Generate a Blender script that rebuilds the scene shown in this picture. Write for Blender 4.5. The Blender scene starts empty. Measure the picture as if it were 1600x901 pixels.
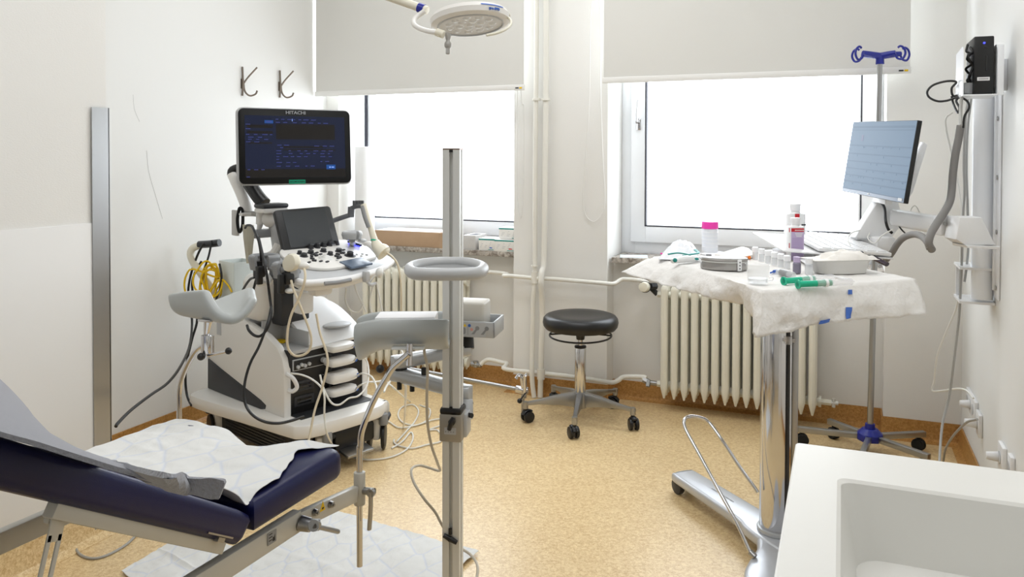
import bpy, bmesh, math, random
from mathutils import Vector, Matrix, noise
random.seed(7)
C = bpy.context.scene.collection
S = bpy.context.scene
PI = math.pi

# ---------------------------------------------------------------- camera, light, exposure
FPX, PROW, CAMH = 1257.98, 267.52, 1.25
YAW, PITCH, ROLL = .388781, -.01904238, -.00229824
CAMR = (Matrix.Rotation(YAW, 3, 'Z') @ Matrix.Rotation(PITCH, 3, 'X') @ Matrix.Rotation(ROLL, 3, 'Y'))
cam_d = bpy.data.cameras.new('camera'); cam = bpy.data.objects.new('camera', cam_d); C.objects.link(cam)
cam_d.sensor_width = 36; cam_d.lens = FPX/1600*36; cam_d.shift_y = -(450.5-PROW)/1600
cam_d.clip_start = .02
r_, f_, u_ = CAMR.col[0], CAMR.col[1], CAMR.col[2]
cm = Matrix((( r_[0], u_[0], -f_[0], 0), (r_[1], u_[1], -f_[1], 0), (r_[2], u_[2], -f_[2], CAMH), (0,0,0,1)))
cam.matrix_world = cm
S.camera = cam
S.view_settings.view_transform = 'Standard'; S.view_settings.look = 'None'
S.view_settings.gamma = 1; S.view_settings.use_curve_mapping = False
S.view_settings.exposure = 0.16
w = bpy.data.worlds.new('world'); S.world = w; w.use_nodes = True
w.node_tree.nodes['Background'].inputs[0].default_value = (.85, .93, 1, 1)
w.node_tree.nodes['Background'].inputs[1].default_value = 1.0
WIN_STRENGTH = 4.3
CEIL_W = 15
def area(name, loc, sx, sy, watts, col, rot=(0,0,0)):
    d = bpy.data.lights.new(name, 'AREA'); d.shape = 'RECTANGLE'; d.size = sx; d.size_y = sy
    d.energy = watts; d.color = col
    o = bpy.data.objects.new(name, d); C.objects.link(o); o.location = loc; o.rotation_euler = rot
    return o
area('ceiling_lamp_light', (-1.35, 2.9, 2.86), 1.5, .5, CEIL_W, (.965, .98, 1))
area('ceiling_lamp_light', (-1.1, .9, 2.86), 1.5, .5, CEIL_W*.85, (.965, .98, 1))
area('ceiling_lamp_light', (-.3, 2.0, 2.86), .5, 1.5, CEIL_W*.7, (.965, .98, 1))

# ---------------------------------------------------------------- projection helpers: a photo pixel and one known distance give a point in the room
def ray(x, y): return CAMR @ Vector(((x-800)/FPX, 1, -(y-PROW)/FPX))
O0 = Vector((0, 0, CAMH))
def P(x, y, X=None, Y=None, Z=None, D=None):
    d = ray(x, y)
    if D is not None: return O0 + d*D
    if Z is not None: return O0 + d*((Z-CAMH)/d.z)
    if Y is not None: return O0 + d*(Y/d.y)
    return O0 + d*(X/d.x)
def PP(pts): return [P(a, b, D=c) for a, b, c in pts]

# ---------------------------------------------------------------- materials
MATS = {}
def mat(name, col, rough=.5, metal=0, bump=0, bscale=200, var=0, vscale=8, spec=.5, trans=0, emit=0, coat=0, alpha=1, ecol=None, stretch=None, sheen=0):
    m = bpy.data.materials.new(name); m.use_nodes = True; nt = m.node_tree; b = nt.nodes['Principled BSDF']
    c = tuple(v/12.92 if v <= .04045 else ((v+.055)/1.055)**2.4 for v in col)
    b.inputs['Base Color'].default_value = (*c, 1); b.inputs['Roughness'].default_value = rough
    b.inputs['Metallic'].default_value = metal; b.inputs['Specular IOR Level'].default_value = spec
    b.inputs['Transmission Weight'].default_value = trans; b.inputs['Coat Weight'].default_value = coat
    b.inputs['Alpha'].default_value = alpha; b.inputs['Sheen Weight'].default_value = sheen
    if emit:
        b.inputs['Emission Color'].default_value = (*(ecol or c), 1); b.inputs['Emission Strength'].default_value = emit
    tc = nt.nodes.new('ShaderNodeTexCoord'); mp = nt.nodes.new('ShaderNodeMapping')
    nt.links.new(tc.outputs['Object'], mp.inputs[0])
    if stretch: mp.inputs['Scale'].default_value = stretch
    if bump:
        n = nt.nodes.new('ShaderNodeTexNoise'); n.inputs['Scale'].default_value = bscale; n.inputs['Detail'].default_value = 3
        bp = nt.nodes.new('ShaderNodeBump'); bp.inputs['Strength'].default_value = bump; bp.inputs['Distance'].default_value = .002
        nt.links.new(mp.outputs[0], n.inputs[0]); nt.links.new(n.outputs[0], bp.inputs['Height']); nt.links.new(bp.outputs[0], b.inputs['Normal'])
    if var:
        n = nt.nodes.new('ShaderNodeTexNoise'); n.inputs['Scale'].default_value = vscale; n.inputs['Detail'].default_value = 4
        mx = nt.nodes.new('ShaderNodeMix'); mx.data_type = 'RGBA'
        mx.inputs['A'].default_value = (*[v*(1-var) for v in c], 1); mx.inputs['B'].default_value = (*[min(1, v*(1+var)) for v in c], 1)
        nt.links.new(mp.outputs[0], n.inputs[0]); nt.links.new(n.outputs[0], mx.inputs['Factor']); nt.links.new(mx.outputs['Result'], b.inputs['Base Color'])
    MATS[name] = m
    return m
M_WALL = mat('wall_paint', (.93,.925,.91), .75, bump=.25, bscale=160, spec=.25, stretch=(1,1,2.2))
M_WALLS = mat('smooth_wall_paint', (.925,.925,.915), .6, bump=.06, bscale=90, spec=.3)
M_PANEL = mat('wall_panel_vinyl', (.905,.90,.89), .45, spec=.4)
M_CEIL = mat('ceiling_paint', (.95,.95,.94), .9)
M_PVC = mat('window_frame_plastic', (.965,.975,.99), .3)
M_GASK = mat('window_gasket_rubber', (.16,.16,.2), .6)
M_GLASS = mat('frosted_daylight_glass', (.95,.97,1), .5, emit=WIN_STRENGTH, ecol=(.88,.94,1))
M_BLIND = mat('blind_fabric', (.875,.87,.85), .85, bump=.1, bscale=500, spec=.2)
M_BRAIL = mat('blind_rail_white', (.93,.925,.91), .4)
M_RAD = mat('radiator_enamel', (.93,.92,.865), .36, spec=.5)
M_PIPE = mat('pipe_enamel', (.93,.92,.885), .35)
M_CHROME = mat('chrome', (.82,.82,.83), .12, metal=1)
M_STEEL = mat('brushed_steel', (.66,.66,.66), .33, metal=1, bump=.05, bscale=300, stretch=(1,1,.05))
M_ALU = mat('anodised_aluminium', (.87,.87,.855), .4, metal=.15)
M_ALUP = mat('silver_painted_metal', (.75,.76,.77), .33, metal=.3)
M_BLACK = mat('black_plastic', (.07,.07,.075), .4)
M_RUB = mat('black_rubber', (.06,.06,.06), .75)
M_DARK = mat('dark_grey_plastic', (.17,.175,.19), .42)
M_GREY = mat('grey_plastic', (.55,.555,.56), .4)
M_LGREY = mat('light_grey_plastic', (.74,.745,.75), .38)
M_WHITE = mat('white_plastic', (.93,.93,.93), .32)
M_OFF = mat('warm_white_machine_plastic', (.915,.905,.885), .35)
M_CREAM = mat('cream_plastic', (.90,.88,.81), .4)
M_NAVY = mat('navy_vinyl', (.065,.08,.26), .36, bump=.12, bscale=700, spec=.35)
M_SEAT = mat('black_vinyl', (.065,.062,.068), .36, bump=.1, bscale=500)
M_PAPER = mat('white_paper', (.95,.95,.955), .8, bump=.35, bscale=45, spec=.2)
M_CLOTH = mat('white_nonwoven_cloth', (.925,.915,.90), .85, bump=1.0, bscale=34, spec=.15)
M_CLOTH.node_tree.nodes['Bump'].inputs['Distance'].default_value = .006
M_TERRY = mat('grey_terry_towel', (.60,.605,.635), .95, bump=1.0, bscale=330, spec=.1, sheen=.3)
M_BLUE = mat('royal_blue_plastic', (.09,.14,.56), .35)
M_YEL = mat('yellow_cable', (.93,.77,.05), .45)
M_TEAL = mat('teal_plastic', (.10,.56,.54), .4)
M_GREEN = mat('green_plastic', (.05,.72,.56), .35)
M_PINK = mat('pink_plastic', (.97,.25,.70), .4)
M_PURP = mat('lilac_label', (.76,.69,.82), .5)
M_RED = mat('red_print', (.78,.10,.16), .5)
M_ORANGE = mat('orange_plastic', (.95,.5,.15), .5)
M_CARD = mat('cardboard', (.73,.615,.50), .85, var=.06, vscale=30)
M_CARDT = mat('white_cardboard', (.93,.92,.90), .7)
M_INK = mat('dark_print', (.14,.14,.16), .6)
M_GREYPRINT = mat('grey_print', (.62,.63,.66), .7)
M_BLUEPRINT = mat('blue_print', (.25,.42,.75), .6)
M_CORD = mat('white_cord', (.90,.895,.87), .5)
M_GCORD = mat('grey_cord', (.66,.655,.64), .5)
M_BEIGEC = mat('beige_cord', (.85,.80,.70), .5)
M_LEAD = mat('beige_grey_lead', (.78,.745,.68), .5)
M_SLEEVE = mat('grey_cable_sleeve', (.53,.52,.51), .7, bump=.4, bscale=220)
M_PAINTG = mat('grey_beige_painted_steel', (.78,.77,.735), .4, metal=.1)
M_SINK = mat('white_solid_surface', (.93,.925,.905), .35, spec=.4)
M_GREYPAD = mat('grey_cushion_shell', (.68,.695,.69), .36, spec=.5)
M_CLEAR = mat('clear_plastic', (.97,.97,.98), .12, trans=.0, alpha=.32)
M_CAP = mat('translucent_white_plastic', (.96,.96,.965), .3)
M_KIDNEY = mat('pulp_tray', (.86,.855,.84), .85, bump=.3, bscale=120)
M_LEATH = mat('navy_cloth', (.12,.14,.22), .8)
M_SILV = mat('silver_pouch', (.64,.63,.62), .3, metal=.6, bump=.2, bscale=60)

def node_mat(name):
    m = bpy.data.materials.new(name); m.use_nodes = True
    return m, m.node_tree, m.node_tree.nodes['Principled BSDF']
def lin(c): return tuple(v/12.92 if v <= .04045 else ((v+.055)/1.055)**2.4 for v in c) + (1,)
def lino(name, a, b_, rough):
    m, nt, b = node_mat(name)
    tc = nt.nodes.new('ShaderNodeTexCoord')
    n1 = nt.nodes.new('ShaderNodeTexNoise'); n1.inputs['Scale'].default_value = 95; n1.inputs['Detail'].default_value = 4; n1.inputs['Distortion'].default_value = .6
    n2 = nt.nodes.new('ShaderNodeTexNoise'); n2.inputs['Scale'].default_value = 260
    cr = nt.nodes.new('ShaderNodeValToRGB'); cr.color_ramp.elements[0].position = .36; cr.color_ramp.elements[1].position = .62
    cr.color_ramp.elements[0].color = lin(a); cr.color_ramp.elements[1].color = lin(b_)
    mx = nt.nodes.new('ShaderNodeMix'); mx.data_type = 'FLOAT'; mx.inputs[0].default_value = .4
    for n in (n1, n2): nt.links.new(tc.outputs['Object'], n.inputs[0])
    nt.links.new(n1.outputs[0], mx.inputs[2]); nt.links.new(n2.outputs[0], mx.inputs[3]); nt.links.new(mx.outputs[0], cr.inputs[0])
    nt.links.new(cr.outputs[0], b.inputs['Base Color'])
    b.inputs['Roughness'].default_value = rough; b.inputs['Specular IOR Level'].default_value = .5
    return m
M_FLOOR = lino('speckled_linoleum', (.79,.655,.455), (.925,.83,.645), .33)  # base colours lightened so the floor carries part of the sheen itself
M_SKIRT = lino('speckled_linoleum_skirting_shaded', (.62,.43,.20), (.78,.59,.34), .4)  # darker copy of the floor linoleum, shade at the wall foot in its colour
def marble(name):
    m, nt, b = node_mat(name)
    tc = nt.nodes.new('ShaderNodeTexCoord'); n = nt.nodes.new('ShaderNodeTexNoise'); n.inputs['Scale'].default_value = 40; n.inputs['Detail'].default_value = 8; n.inputs['Distortion'].default_value = 1.2
    cr = nt.nodes.new('ShaderNodeValToRGB'); cr.color_ramp.elements[0].position = .35; cr.color_ramp.elements[1].position = .65
    cr.color_ramp.elements[0].color = lin((.47,.43,.39)); cr.color_ramp.elements[1].color = lin((.78,.75,.71))
    nt.links.new(tc.outputs['Object'], n.inputs[0]); nt.links.new(n.outputs[0], cr.inputs[0]); nt.links.new(cr.outputs[0], b.inputs['Base Color'])
    b.inputs['Roughness'].default_value = .25
    return m
M_SILL = marble('grey_brown_marble')
def quilt(name):
    # absorbent pad: embossed honeycomb seams
    m, nt, b = node_mat(name)
    tc = nt.nodes.new('ShaderNodeTexCoord'); v = nt.nodes.new('ShaderNodeTexVoronoi'); v.feature = 'DISTANCE_TO_EDGE'; v.inputs['Scale'].default_value = 14; v.inputs['Randomness'].default_value = .45
    cr = nt.nodes.new('ShaderNodeValToRGB'); cr.color_ramp.elements[0].position = .0; cr.color_ramp.elements[1].position = .06
    cr.color_ramp.elements[0].color = lin((.82,.835,.865)); cr.color_ramp.elements[1].color = lin((.87,.87,.86))
    bp = nt.nodes.new('ShaderNodeBump'); bp.inputs['Strength'].default_value = .9; bp.inputs['Distance'].default_value = .010
    n = nt.nodes.new('ShaderNodeTexNoise'); n.inputs['Scale'].default_value = 22; n.inputs['Detail'].default_value = 6
    ad = nt.nodes.new('ShaderNodeMath'); ad.operation = 'MULTIPLY_ADD'; ad.inputs[1].default_value = .35
    mp = nt.nodes.new('ShaderNodeMapping'); mp.inputs['Scale'].default_value = (1,.62,0); mp.inputs['Rotation'].default_value = (0,0,.5)
    nt.links.new(tc.outputs['Object'], mp.inputs[0]); nt.links.new(mp.outputs[0], v.inputs[0]); nt.links.new(mp.outputs[0], n.inputs[0])
    nt.links.new(v.outputs[0], cr.inputs[0]); nt.links.new(cr.outputs[0], b.inputs['Base Color'])
    nt.links.new(n.outputs[0], ad.inputs[0]); nt.links.new(v.outputs[0], ad.inputs[2]); nt.links.new(ad.outputs[0], bp.inputs['Height']); nt.links.new(bp.outputs[0], b.inputs['Normal'])
    b.inputs['Roughness'].default_value = .8; b.inputs['Specular IOR Level'].default_value = .2
    return m
M_QUILT = quilt('honeycomb_underpad')
M_SCRUS = mat('ultrasound_screen', (.03,.035,.075), .18, emit=.25, ecol=(.025,.04,.12))
M_SCRBLK = mat('screen_black_field', (.05,.045,.04), .2, emit=.15, ecol=(.05,.04,.035))
M_UI = mat('screen_blue_text', (.2,.25,.5), .5, emit=.28, ecol=(.12,.14,.5))
M_UIB = mat('screen_button', (.1,.3,.6), .5, emit=.35, ecol=(.02,.10,.30))
M_GLOSS = mat('black_glass', (.04,.045,.05), .06)
M_SCRPC = mat('office_screen', (.10,.13,.17), .55, emit=.50, ecol=(.21,.335,.485))
M_SCRPC2 = mat('office_screen_lines', (.07,.10,.14), .55, emit=.50, ecol=(.175,.285,.42))
M_SCRPC3 = mat('office_screen_pink', (.11,.11,.16), .55, emit=.50, ecol=(.26,.30,.46))
M_LED = mat('blue_led', (.1,.1,1), .4, emit=3.0, ecol=(.05,.06,1))
M_LENS = mat('lamp_lens_glass', (.88,.885,.89), .2, bump=0)
# ---------------------------------------------------------------- geometry helpers
def sm(pts, k=6, closed=False):
    pts = [Vector(p) for p in pts]; n = len(pts)
    if n < 3 or k < 2: return pts
    out = []
    rng = range(n) if closed else range(n-1)
    for i in rng:
        p0 = pts[(i-1) % n] if (closed or i > 0) else pts[0]*2-pts[1]
        p1 = pts[i]; p2 = pts[(i+1) % n]
        p3 = pts[(i+2) % n] if (closed or i < n-2) else pts[-1]*2-pts[-2]
        for j in range(k):
            t = j/k
            out.append(.5*((2*p1)+(p2-p0)*t+(2*p0-5*p1+4*p2-p3)*t*t+(3*p1-p0-3*p2+p3)*t**3))
    if not closed: out.append(pts[-1])
    return out
def basis(d):
    d = Vector(d).normalized(); a = Vector((0,0,1)) if abs(d.z) < .9 else Vector((1,0,0))
    x = d.cross(a).normalized(); y = d.cross(x).normalized()
    return x, y, d
class G:
    def __init__(s): s.bm = bmesh.new(); s.mi = 0
    def m(s, i): s.mi = i; return s
    def quad(s, vs):
        f = s.bm.faces.new([s.bm.verts.new(v) for v in vs]); f.material_index = s.mi; return s
    def merge(s, b2, mtx=None):
        if mtx is not None: bmesh.ops.transform(b2, matrix=mtx, verts=b2.verts)
        for f in b2.faces: f.material_index = s.mi
        me = bpy.data.meshes.new('t'); b2.to_mesh(me); b2.free(); s.bm.from_mesh(me); bpy.data.meshes.remove(me); return s
    def box(s, c, size, rot=None, bev=0, seg=2):
        b = bmesh.new(); bmesh.ops.create_cube(b, size=1)
        bmesh.ops.scale(b, vec=size, verts=b.verts)
        if bev: bmesh.ops.bevel(b, geom=b.edges[:], offset=min(bev, min(size)*.49), segments=seg, profile=.5, affect='EDGES')
        mt = Matrix.Translation(c)
        if rot is not None: mt = mt @ (rot if isinstance(rot, Matrix) else Matrix.Rotation(rot, 4, 'Z'))
        return s.merge(b, mt)
    def bx(s, a, b, bev=0): # two corners
        a = Vector(a); b = Vector(b)
        return s.box((a+b)/2, [abs(v) for v in (b-a)], bev=bev)
    def cyl(s, a, b, r, r2=None, n=20, bev=0):
        a = Vector(a); b = Vector(b); r2 = r if r2 is None else r2
        x, y, d = basis(b-a); h = (b-a).length
        prof = [(0,0),(r,0),(r2,h),(0,h)] if not bev else [(0,0),(r-bev,0),(r-bev*.3,bev*.3),(r,bev),(r2,h-bev),(r2-bev*.3,h-bev*.3),(r2-bev,h),(0,h)]
        return s.lathe(prof, Matrix(((x[0],y[0],d[0],a[0]),(x[1],y[1],d[1],a[1]),(x[2],y[2],d[2],a[2]),(0,0,0,1))), n)
    def lathe(s, prof, mt=None, n=32):
        b = bmesh.new(); rings = []
        for r, z in prof:
            if r < 1e-6: rings.append([b.verts.new((0,0,z))])
            else: rings.append([b.verts.new((r*math.cos(2*PI*i/n), r*math.sin(2*PI*i/n), z)) for i in range(n)])
        for A, B in zip(rings, rings[1:]):
            if len(A) == 1 and len(B) == 1: continue
            for i in range(n):
                j = (i+1) % n
                if len(A) == 1: b.faces.new((A[0], B[j], B[i]))
                elif len(B) == 1: b.faces.new((A[i], A[j], B[0]))
                else: b.faces.new((A[i], A[j], B[j], B[i]))
        bmesh.ops.recalc_face_normals(b, faces=b.faces)
        return s.merge(b, mt if mt is not None else Matrix())
    def tube(s, pts, r, n=10, k=6, closed=False, flat=None, up=None):
        pts = sm(pts, k, closed)
        N = len(pts); rs = r if callable(r) else (lambda t: r)
        b = bmesh.new(); rings = []
        t0 = (pts[1]-pts[0]).normalized(); x, y, _ = basis(t0)
        if up is not None:
            x = t0.cross(Vector(up)).normalized(); y = x.cross(t0).normalized()
        prev = t0
        for i, p in enumerate(pts):
            if closed: t = (pts[(i+1) % N]-pts[i-1]).normalized()
            else: t = (pts[min(i+1,N-1)]-pts[max(i-1,0)]).normalized()
            q = prev.rotation_difference(t); x = q @ x; y = q @ y; prev = t
            if up is not None:
                x2 = t.cross(Vector(up)); 
                if x2.length > .05: x = x2.normalized(); y = x.cross(t).normalized()
            rr = rs(i/(N-1)); fy = rr*(flat if flat else 1)
            rings.append([b.verts.new(p + x*rr*math.cos(2*PI*j/n) + y*fy*math.sin(2*PI*j/n)) for j in range(n)])
        R = rings + ([rings[0]] if closed else [])
        for A, B in zip(R, R[1:]):
            for j in range(n): b.faces.new((A[j], A[(j+1)%n], B[(j+1)%n], B[j]))
        if not closed:
            b.faces.new(rings[0]); b.faces.new(rings[-1])
        bmesh.ops.recalc_face_normals(b, faces=b.faces)
        return s.merge(b)
    def ball(s, c, r, sc=(1,1,1), n=20):
        b = bmesh.new(); bmesh.ops.create_uvsphere(b, u_segments=n, v_segments=n//2+2, radius=r)
        return s.merge(b, Matrix.Translation(c) @ Matrix.Diagonal((*sc, 1)))
    def prism(s, poly, h, fr=None, bev=0, seg=2, smooth=0):
        # poly: 2-D outline in the frame's x,y; extruded by h along the frame's z
        if smooth: poly = [(p.x, p.y) for p in sm([(a, b_, 0) for a, b_ in poly], smooth, True)]
        b = bmesh.new(); vs = [b.verts.new((p[0], p[1], 0)) for p in poly]; f = b.faces.new(vs)
        r = bmesh.ops.extrude_face_region(b, geom=[f]); top = [e for e in r['geom'] if isinstance(e, bmesh.types.BMVert)]
        bmesh.ops.translate(b, vec=(0,0,h), verts=top)
        bmesh.ops.recalc_face_normals(b, faces=b.faces)
        if bev:
            es = [e for e in b.edges if abs(e.verts[0].co.z-e.verts[1].co.z) < 1e-7]
            bmesh.ops.bevel(b, geom=es, offset=bev, segments=seg, profile=.5, affect='EDGES')
        return s.merge(b, fr if fr is not None else Matrix())
    def slab(s, fr, w, h, d, r=.01, z0=0, bev=0, cx=0, cy=0, n=5):
        # rounded rectangle w x h, thickness d, in a frame
        return s.prism(rrect(w, h, r, cx, cy, n), d, fr @ Matrix.Translation((0,0,z0)), bev)
    def surf(s, fn, nu, nv, th=.002, cu=False):
        b = bmesh.new(); g = [[b.verts.new(fn(i/nu, j/nv)) for j in range(nv+1)] for i in range(nu+(0 if cu else 1))]
        L = len(g)
        for i in range(nu):
            for j in range(nv): b.faces.new((g[i][j], g[(i+1)%L][j], g[(i+1)%L][j+1], g[i][j+1]))
        b.normal_update()
        if th and not cu:
            ng = [[b.verts.new(v.co-v.normal*th) for v in row] for row in g]
            for i in range(nu):
                for j in range(nv): b.faces.new((ng[i][j+1], ng[i+1][j+1], ng[i+1][j], ng[i][j]))
            for i in range(nu):
                b.faces.new((g[i][0], ng[i][0], ng[i+1][0], g[i+1][0])); b.faces.new((g[i+1][nv], ng[i+1][nv], ng[i][nv], g[i][nv]))
            for j in range(nv):
                b.faces.new((g[0][j+1], ng[0][j+1], ng[0][j], g[0][j])); b.faces.new((g[nu][j], ng[nu][j], ng[nu][j+1], g[nu][j+1]))
        bmesh.ops.recalc_face_normals(b, faces=b.faces)
        return s.merge(b)
    def text(s, txt, size, fr, ext=.0006, align='CENTER', bold=False):
        cu = bpy.data.curves.new('t', 'FONT'); cu.body = txt; cu.size = size; cu.extrude = ext; cu.align_x = align; cu.align_y = 'CENTER'
        if bold: cu.offset = size*.02
        cu.resolution_u = 3
        o = bpy.data.objects.new('t', cu); me = bpy.data.meshes.new_from_object(o)
        b = bmesh.new(); b.from_mesh(me); bpy.data.meshes.remove(me); bpy.data.objects.remove(o); bpy.data.curves.remove(cu)
        return s.merge(b, fr)
def rrect(w, h, r, cx=0, cy=0, n=5):
    out = []
    for qx, qy, a0 in ((1,1,0),(-1,1,90),(-1,-1,180),(1,-1,270)):
        for i in range(n+1):
            a = math.radians(a0+90*i/n)
            out.append((cx+qx*(w/2-r)+r*math.cos(a), cy+qy*(h/2-r)+r*math.sin(a)))
    return out
def frame(o, x, y):
    x = Vector(x).normalized(); y = Vector(y); y = (y-x*y.dot(x)).normalized(); z = x.cross(y)
    return Matrix(((x[0],y[0],z[0],o[0]),(x[1],y[1],z[1],o[1]),(x[2],y[2],z[2],o[2]),(0,0,0,1)))
def frame4(tl, tr, br, bl):
    c = (tl+tr+br+bl)/4; x = ((tr-tl)+(br-bl))/2; y = ((tl-bl)+(tr-br))/2
    return frame(c, x, y), x.length, y.length
def setp(o, label=None, cat=None, group=None, kind=None):
    if label: o['label'] = label
    if cat: o['category'] = cat
    if group: o['group'] = group
    if kind: o['kind'] = kind
    return o
RM = {}
def root_of(o):
    while o.parent: o = o.parent
    return o
def thing(name, label=None, cat=None, loc=(0,0,0), rz=0, group=None, kind=None):
    o = bpy.data.objects.new(name, None); C.objects.link(o); o.location = loc; o.rotation_euler = (0,0,rz)
    o.empty_display_size = .05
    RM[o] = Matrix.Translation(loc) @ Matrix.Rotation(rz, 4, 'Z')
    return setp(o, label, cat, group, kind)
def obj(name, g, mats, parent=None, label=None, cat=None, group=None, kind=None, world=True, ang=35):
    bm = g.bm
    if parent is not None:
        if world: bmesh.ops.transform(bm, matrix=RM[root_of(parent)].inverted(), verts=bm.verts)
    me = bpy.data.meshes.new(name)
    o = bpy.data.objects.new(name, me); C.objects.link(o)
    if parent is not None: o.parent = parent
    else:
        xs = [v.co.x for v in bm.verts]; ys = [v.co.y for v in bm.verts]; zs = [v.co.z for v in bm.verts]
        c = Vector(((min(xs)+max(xs))/2, (min(ys)+max(ys))/2, min(zs)))
        bmesh.ops.translate(bm, vec=-c, verts=bm.verts); o.location = c; RM[o] = Matrix.Translation(c)
    bm.to_mesh(me); bm.free()
    for mm in (mats if isinstance(mats, (list, tuple)) else [mats]): me.materials.append(mm)
    if len(me.polygons):
        me.polygons.foreach_set('use_smooth', [True]*len(me.polygons)); me.set_sharp_from_angle(angle=math.radians(ang))
    return setp(o, label, cat, group, kind)
def struct(name, g, m, parent=None): return obj(name, g, m, parent, kind='structure' if parent is None else None)
def cable(name, pts, r, m, label=None, cat='cable', parent=None, k=8, n=8, group=None):
    return obj(name, G().tube(pts, r, n=n, k=k), m, parent, label, cat if parent is None else None, group)
def copy_tree(o, parent=None):
    c = o.copy(); C.objects.link(c); c.parent = parent
    for ch in [q for q in o.children]: copy_tree(ch, c)
    if o in RM: RM[c] = RM[o].copy()
    return c

# ---------------------------------------------------------------- the room
XL, XR, YB, YN, YW = -2.79, .49, 3.95, 4.07, 4.22
HC = 2.9
XP, YP = -2.25, 1.955
BK = -1.3
struct('floor', G().bx((-3.0,BK-.1,-.1),(.7,4.5,0)), M_FLOOR)
struct('ceiling', G().bx((-3.0,BK-.1,HC),(.7,4.5,HC+.1)), M_CEIL)
struct('wall_left', G().bx((XL-.1,YP,0),(XL,4.4,HC)), M_WALLS)
struct('wall_left_front', G().bx((XL-.1,BK,0),(XP,YP,HC)), M_WALL)
struct('wall_right', G().bx((XR,BK,0),(XR+.1,4.4,HC)), M_WALLS)
struct('wall_front', G().bx((XL-.1,BK-.1,0),(XR+.1,BK,HC)), M_WALLS)
N1a, N1b, N2a, N2b = -2.708, -1.607, -1.095, .182
ZS, ZT = .735, 2.45
wb = G()
for a, b in ((XL, N1a), (N1b, N2a), (N2b, XR)): wb.bx((a, YB, 0), (b, 4.4, HC))
for a, b in ((N1a, N1b), (N2a, N2b)):
    wb.bx((a, YN, 0), (b, 4.4, ZS-.03)); wb.bx((a, YB, ZT), (b, 4.4, HC))
struct('wall_back', wb, M_WALL)
# skirting of coved linoleum
def skirt(name, pts, m=M_SKIRT):
    # pts: floor line of the wall face, room on the right-hand side
    prof = [(0,.09),(.006,.09),(.007,.03),(.012,.014),(.026,.004),(.04,.0015),(.04,0),(0,0)]
    g = G(); b = bmesh.new(); rows = []
    P2 = [Vector((p[0],p[1],0)) for p in pts]
    for i, p in enumerate(P2):
        d1 = (P2[i]-P2[i-1]).normalized() if i else (P2[1]-P2[0]).normalized()
        d2 = (P2[i+1]-P2[i]).normalized() if i < len(P2)-1 else d1
        n1 = Vector((d1.y,-d1.x,0)); n2 = Vector((d2.y,-d2.x,0)); nn = (n1+n2).normalized(); nn = nn/max(.3, nn.dot(n1))
        rows.append([b.verts.new(p+nn*o+Vector((0,0,z))) for o, z in prof])
    for A, B in zip(rows, rows[1:]):
        for j in range(len(prof)): b.faces.new((A[j], A[(j+1)%len(prof)], B[(j+1)%len(prof)], B[j]))
    b.faces.new(rows[0]); b.faces.new(rows[-1]); bmesh.ops.recalc_face_normals(b, faces=b.faces)
    g.merge(b); return struct(name, g, m)
e = .001
skirt('baseboard_left', [(XL+e,YP+.002),(XL+e,YB-e)])
skirt('baseboard_left_front', [(XP+e,BK+.05),(XP+e,YP)], M_FLOOR)
skirt('baseboard_back', [(XL+e,YB-e),(N1a+e,YB-e),(N1a+e,YN-e),(N1b-e,YN-e),(N1b-e,YB-e),(N2a+e,YB-e),(N2a+e,YN-e),(N2b-e,YN-e),(N2b-e,YB-e),(XR-e,YB-e)])
skirt('baseboard_right', [(XR-e,YB-.002),(XR-e,BK+.05)])
struct('trim_1', G().bx((XP,BK+.02,.094),(XP+.005,YP-.004,1.03), .001), M_PANEL)
# steel corner guard on the wall end, floor to 1.4 m
gg = G().bx((XP+.006,YP-.062,.004),(XP+.0085,YP+.006,1.405)).bx((XP-.05,YP+.001,.004),(XP+.0085,YP+.004,1.405))
obj('corner_guard', gg, M_STEEL, None, 'tall brushed steel corner guard on the end of the left wall panel', 'corner guard')
# windows
def window(i, xa, xb, ov, sash_x0, sash_x1, gx0, gx1, gz0, hand=None):
    t = thing('window_%d' % i, loc=((xa+xb)/2, YW, ZS), kind='structure')
    y = YW
    def ring(x0, x1, z0, z1, w, wb_, y0, y1, bev=.004):
        return (G().bx((x0,y0,z0),(x0+w,y1,z1),bev).bx((x1-w,y0,z0),(x1,y1,z1),bev)
                .bx((x0+w*.98,y0,z0),(x1-w*.98,y1,z0+wb_),bev).bx((x0+w*.98,y0,z1-wb_),(x1-w*.98,y1,z1),bev))
    obj('window_frame', ring(xa, xb, ZS, ZT, .075, .075, y+.012, y+.09), M_PVC, t)
    z0 = .795
    sw = gx0-sash_x0
    sash = obj('window_sash', ring(sash_x0, sash_x1, z0, ZT-.05, sw, gz0-z0-.004, y-.012, y+.06), M_PVC, t)
    obj('gasket', ring(gx0-.006, gx1+.006, gz0-.006, ZT-.12, .007, .006, y-.013, y+.05, 0), M_GASK, sash)
    obj('pane', G().bx((gx0,y+.02,gz0),(gx1,y+.03,ZT-.12)), M_GLASS, sash)
    if hand: 
        hx, hz = hand
        hg = G().box((hx,y-.016,hz),(.026,.012,.065),bev=.004).cyl((hx,y-.02,hz+.01),(hx,y-.05,hz+.01),.009)
        hg.tube([(hx,y-.05,hz+.01),(hx-.001,y-.052,hz+.06),(hx+.004,y-.05,hz+.125)],.0085,flat=.6)
        obj('handle', hg, M_CHROME, sash)
    return t
window(1, N1a, N1b, 0, -2.79+.02, -1.62, -2.69, -1.64, .881)
window(2, N2a, N2b, 0, -1.04, .155, -.958, .083, .885, hand=(-.998, 1.42))
struct('trim_1_sill_left', G().bx((N1a+.001,3.985,ZS-.028),(N1b-.001,YW+.012,ZS),.002), M_SILL).name = 'trim_2'
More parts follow.
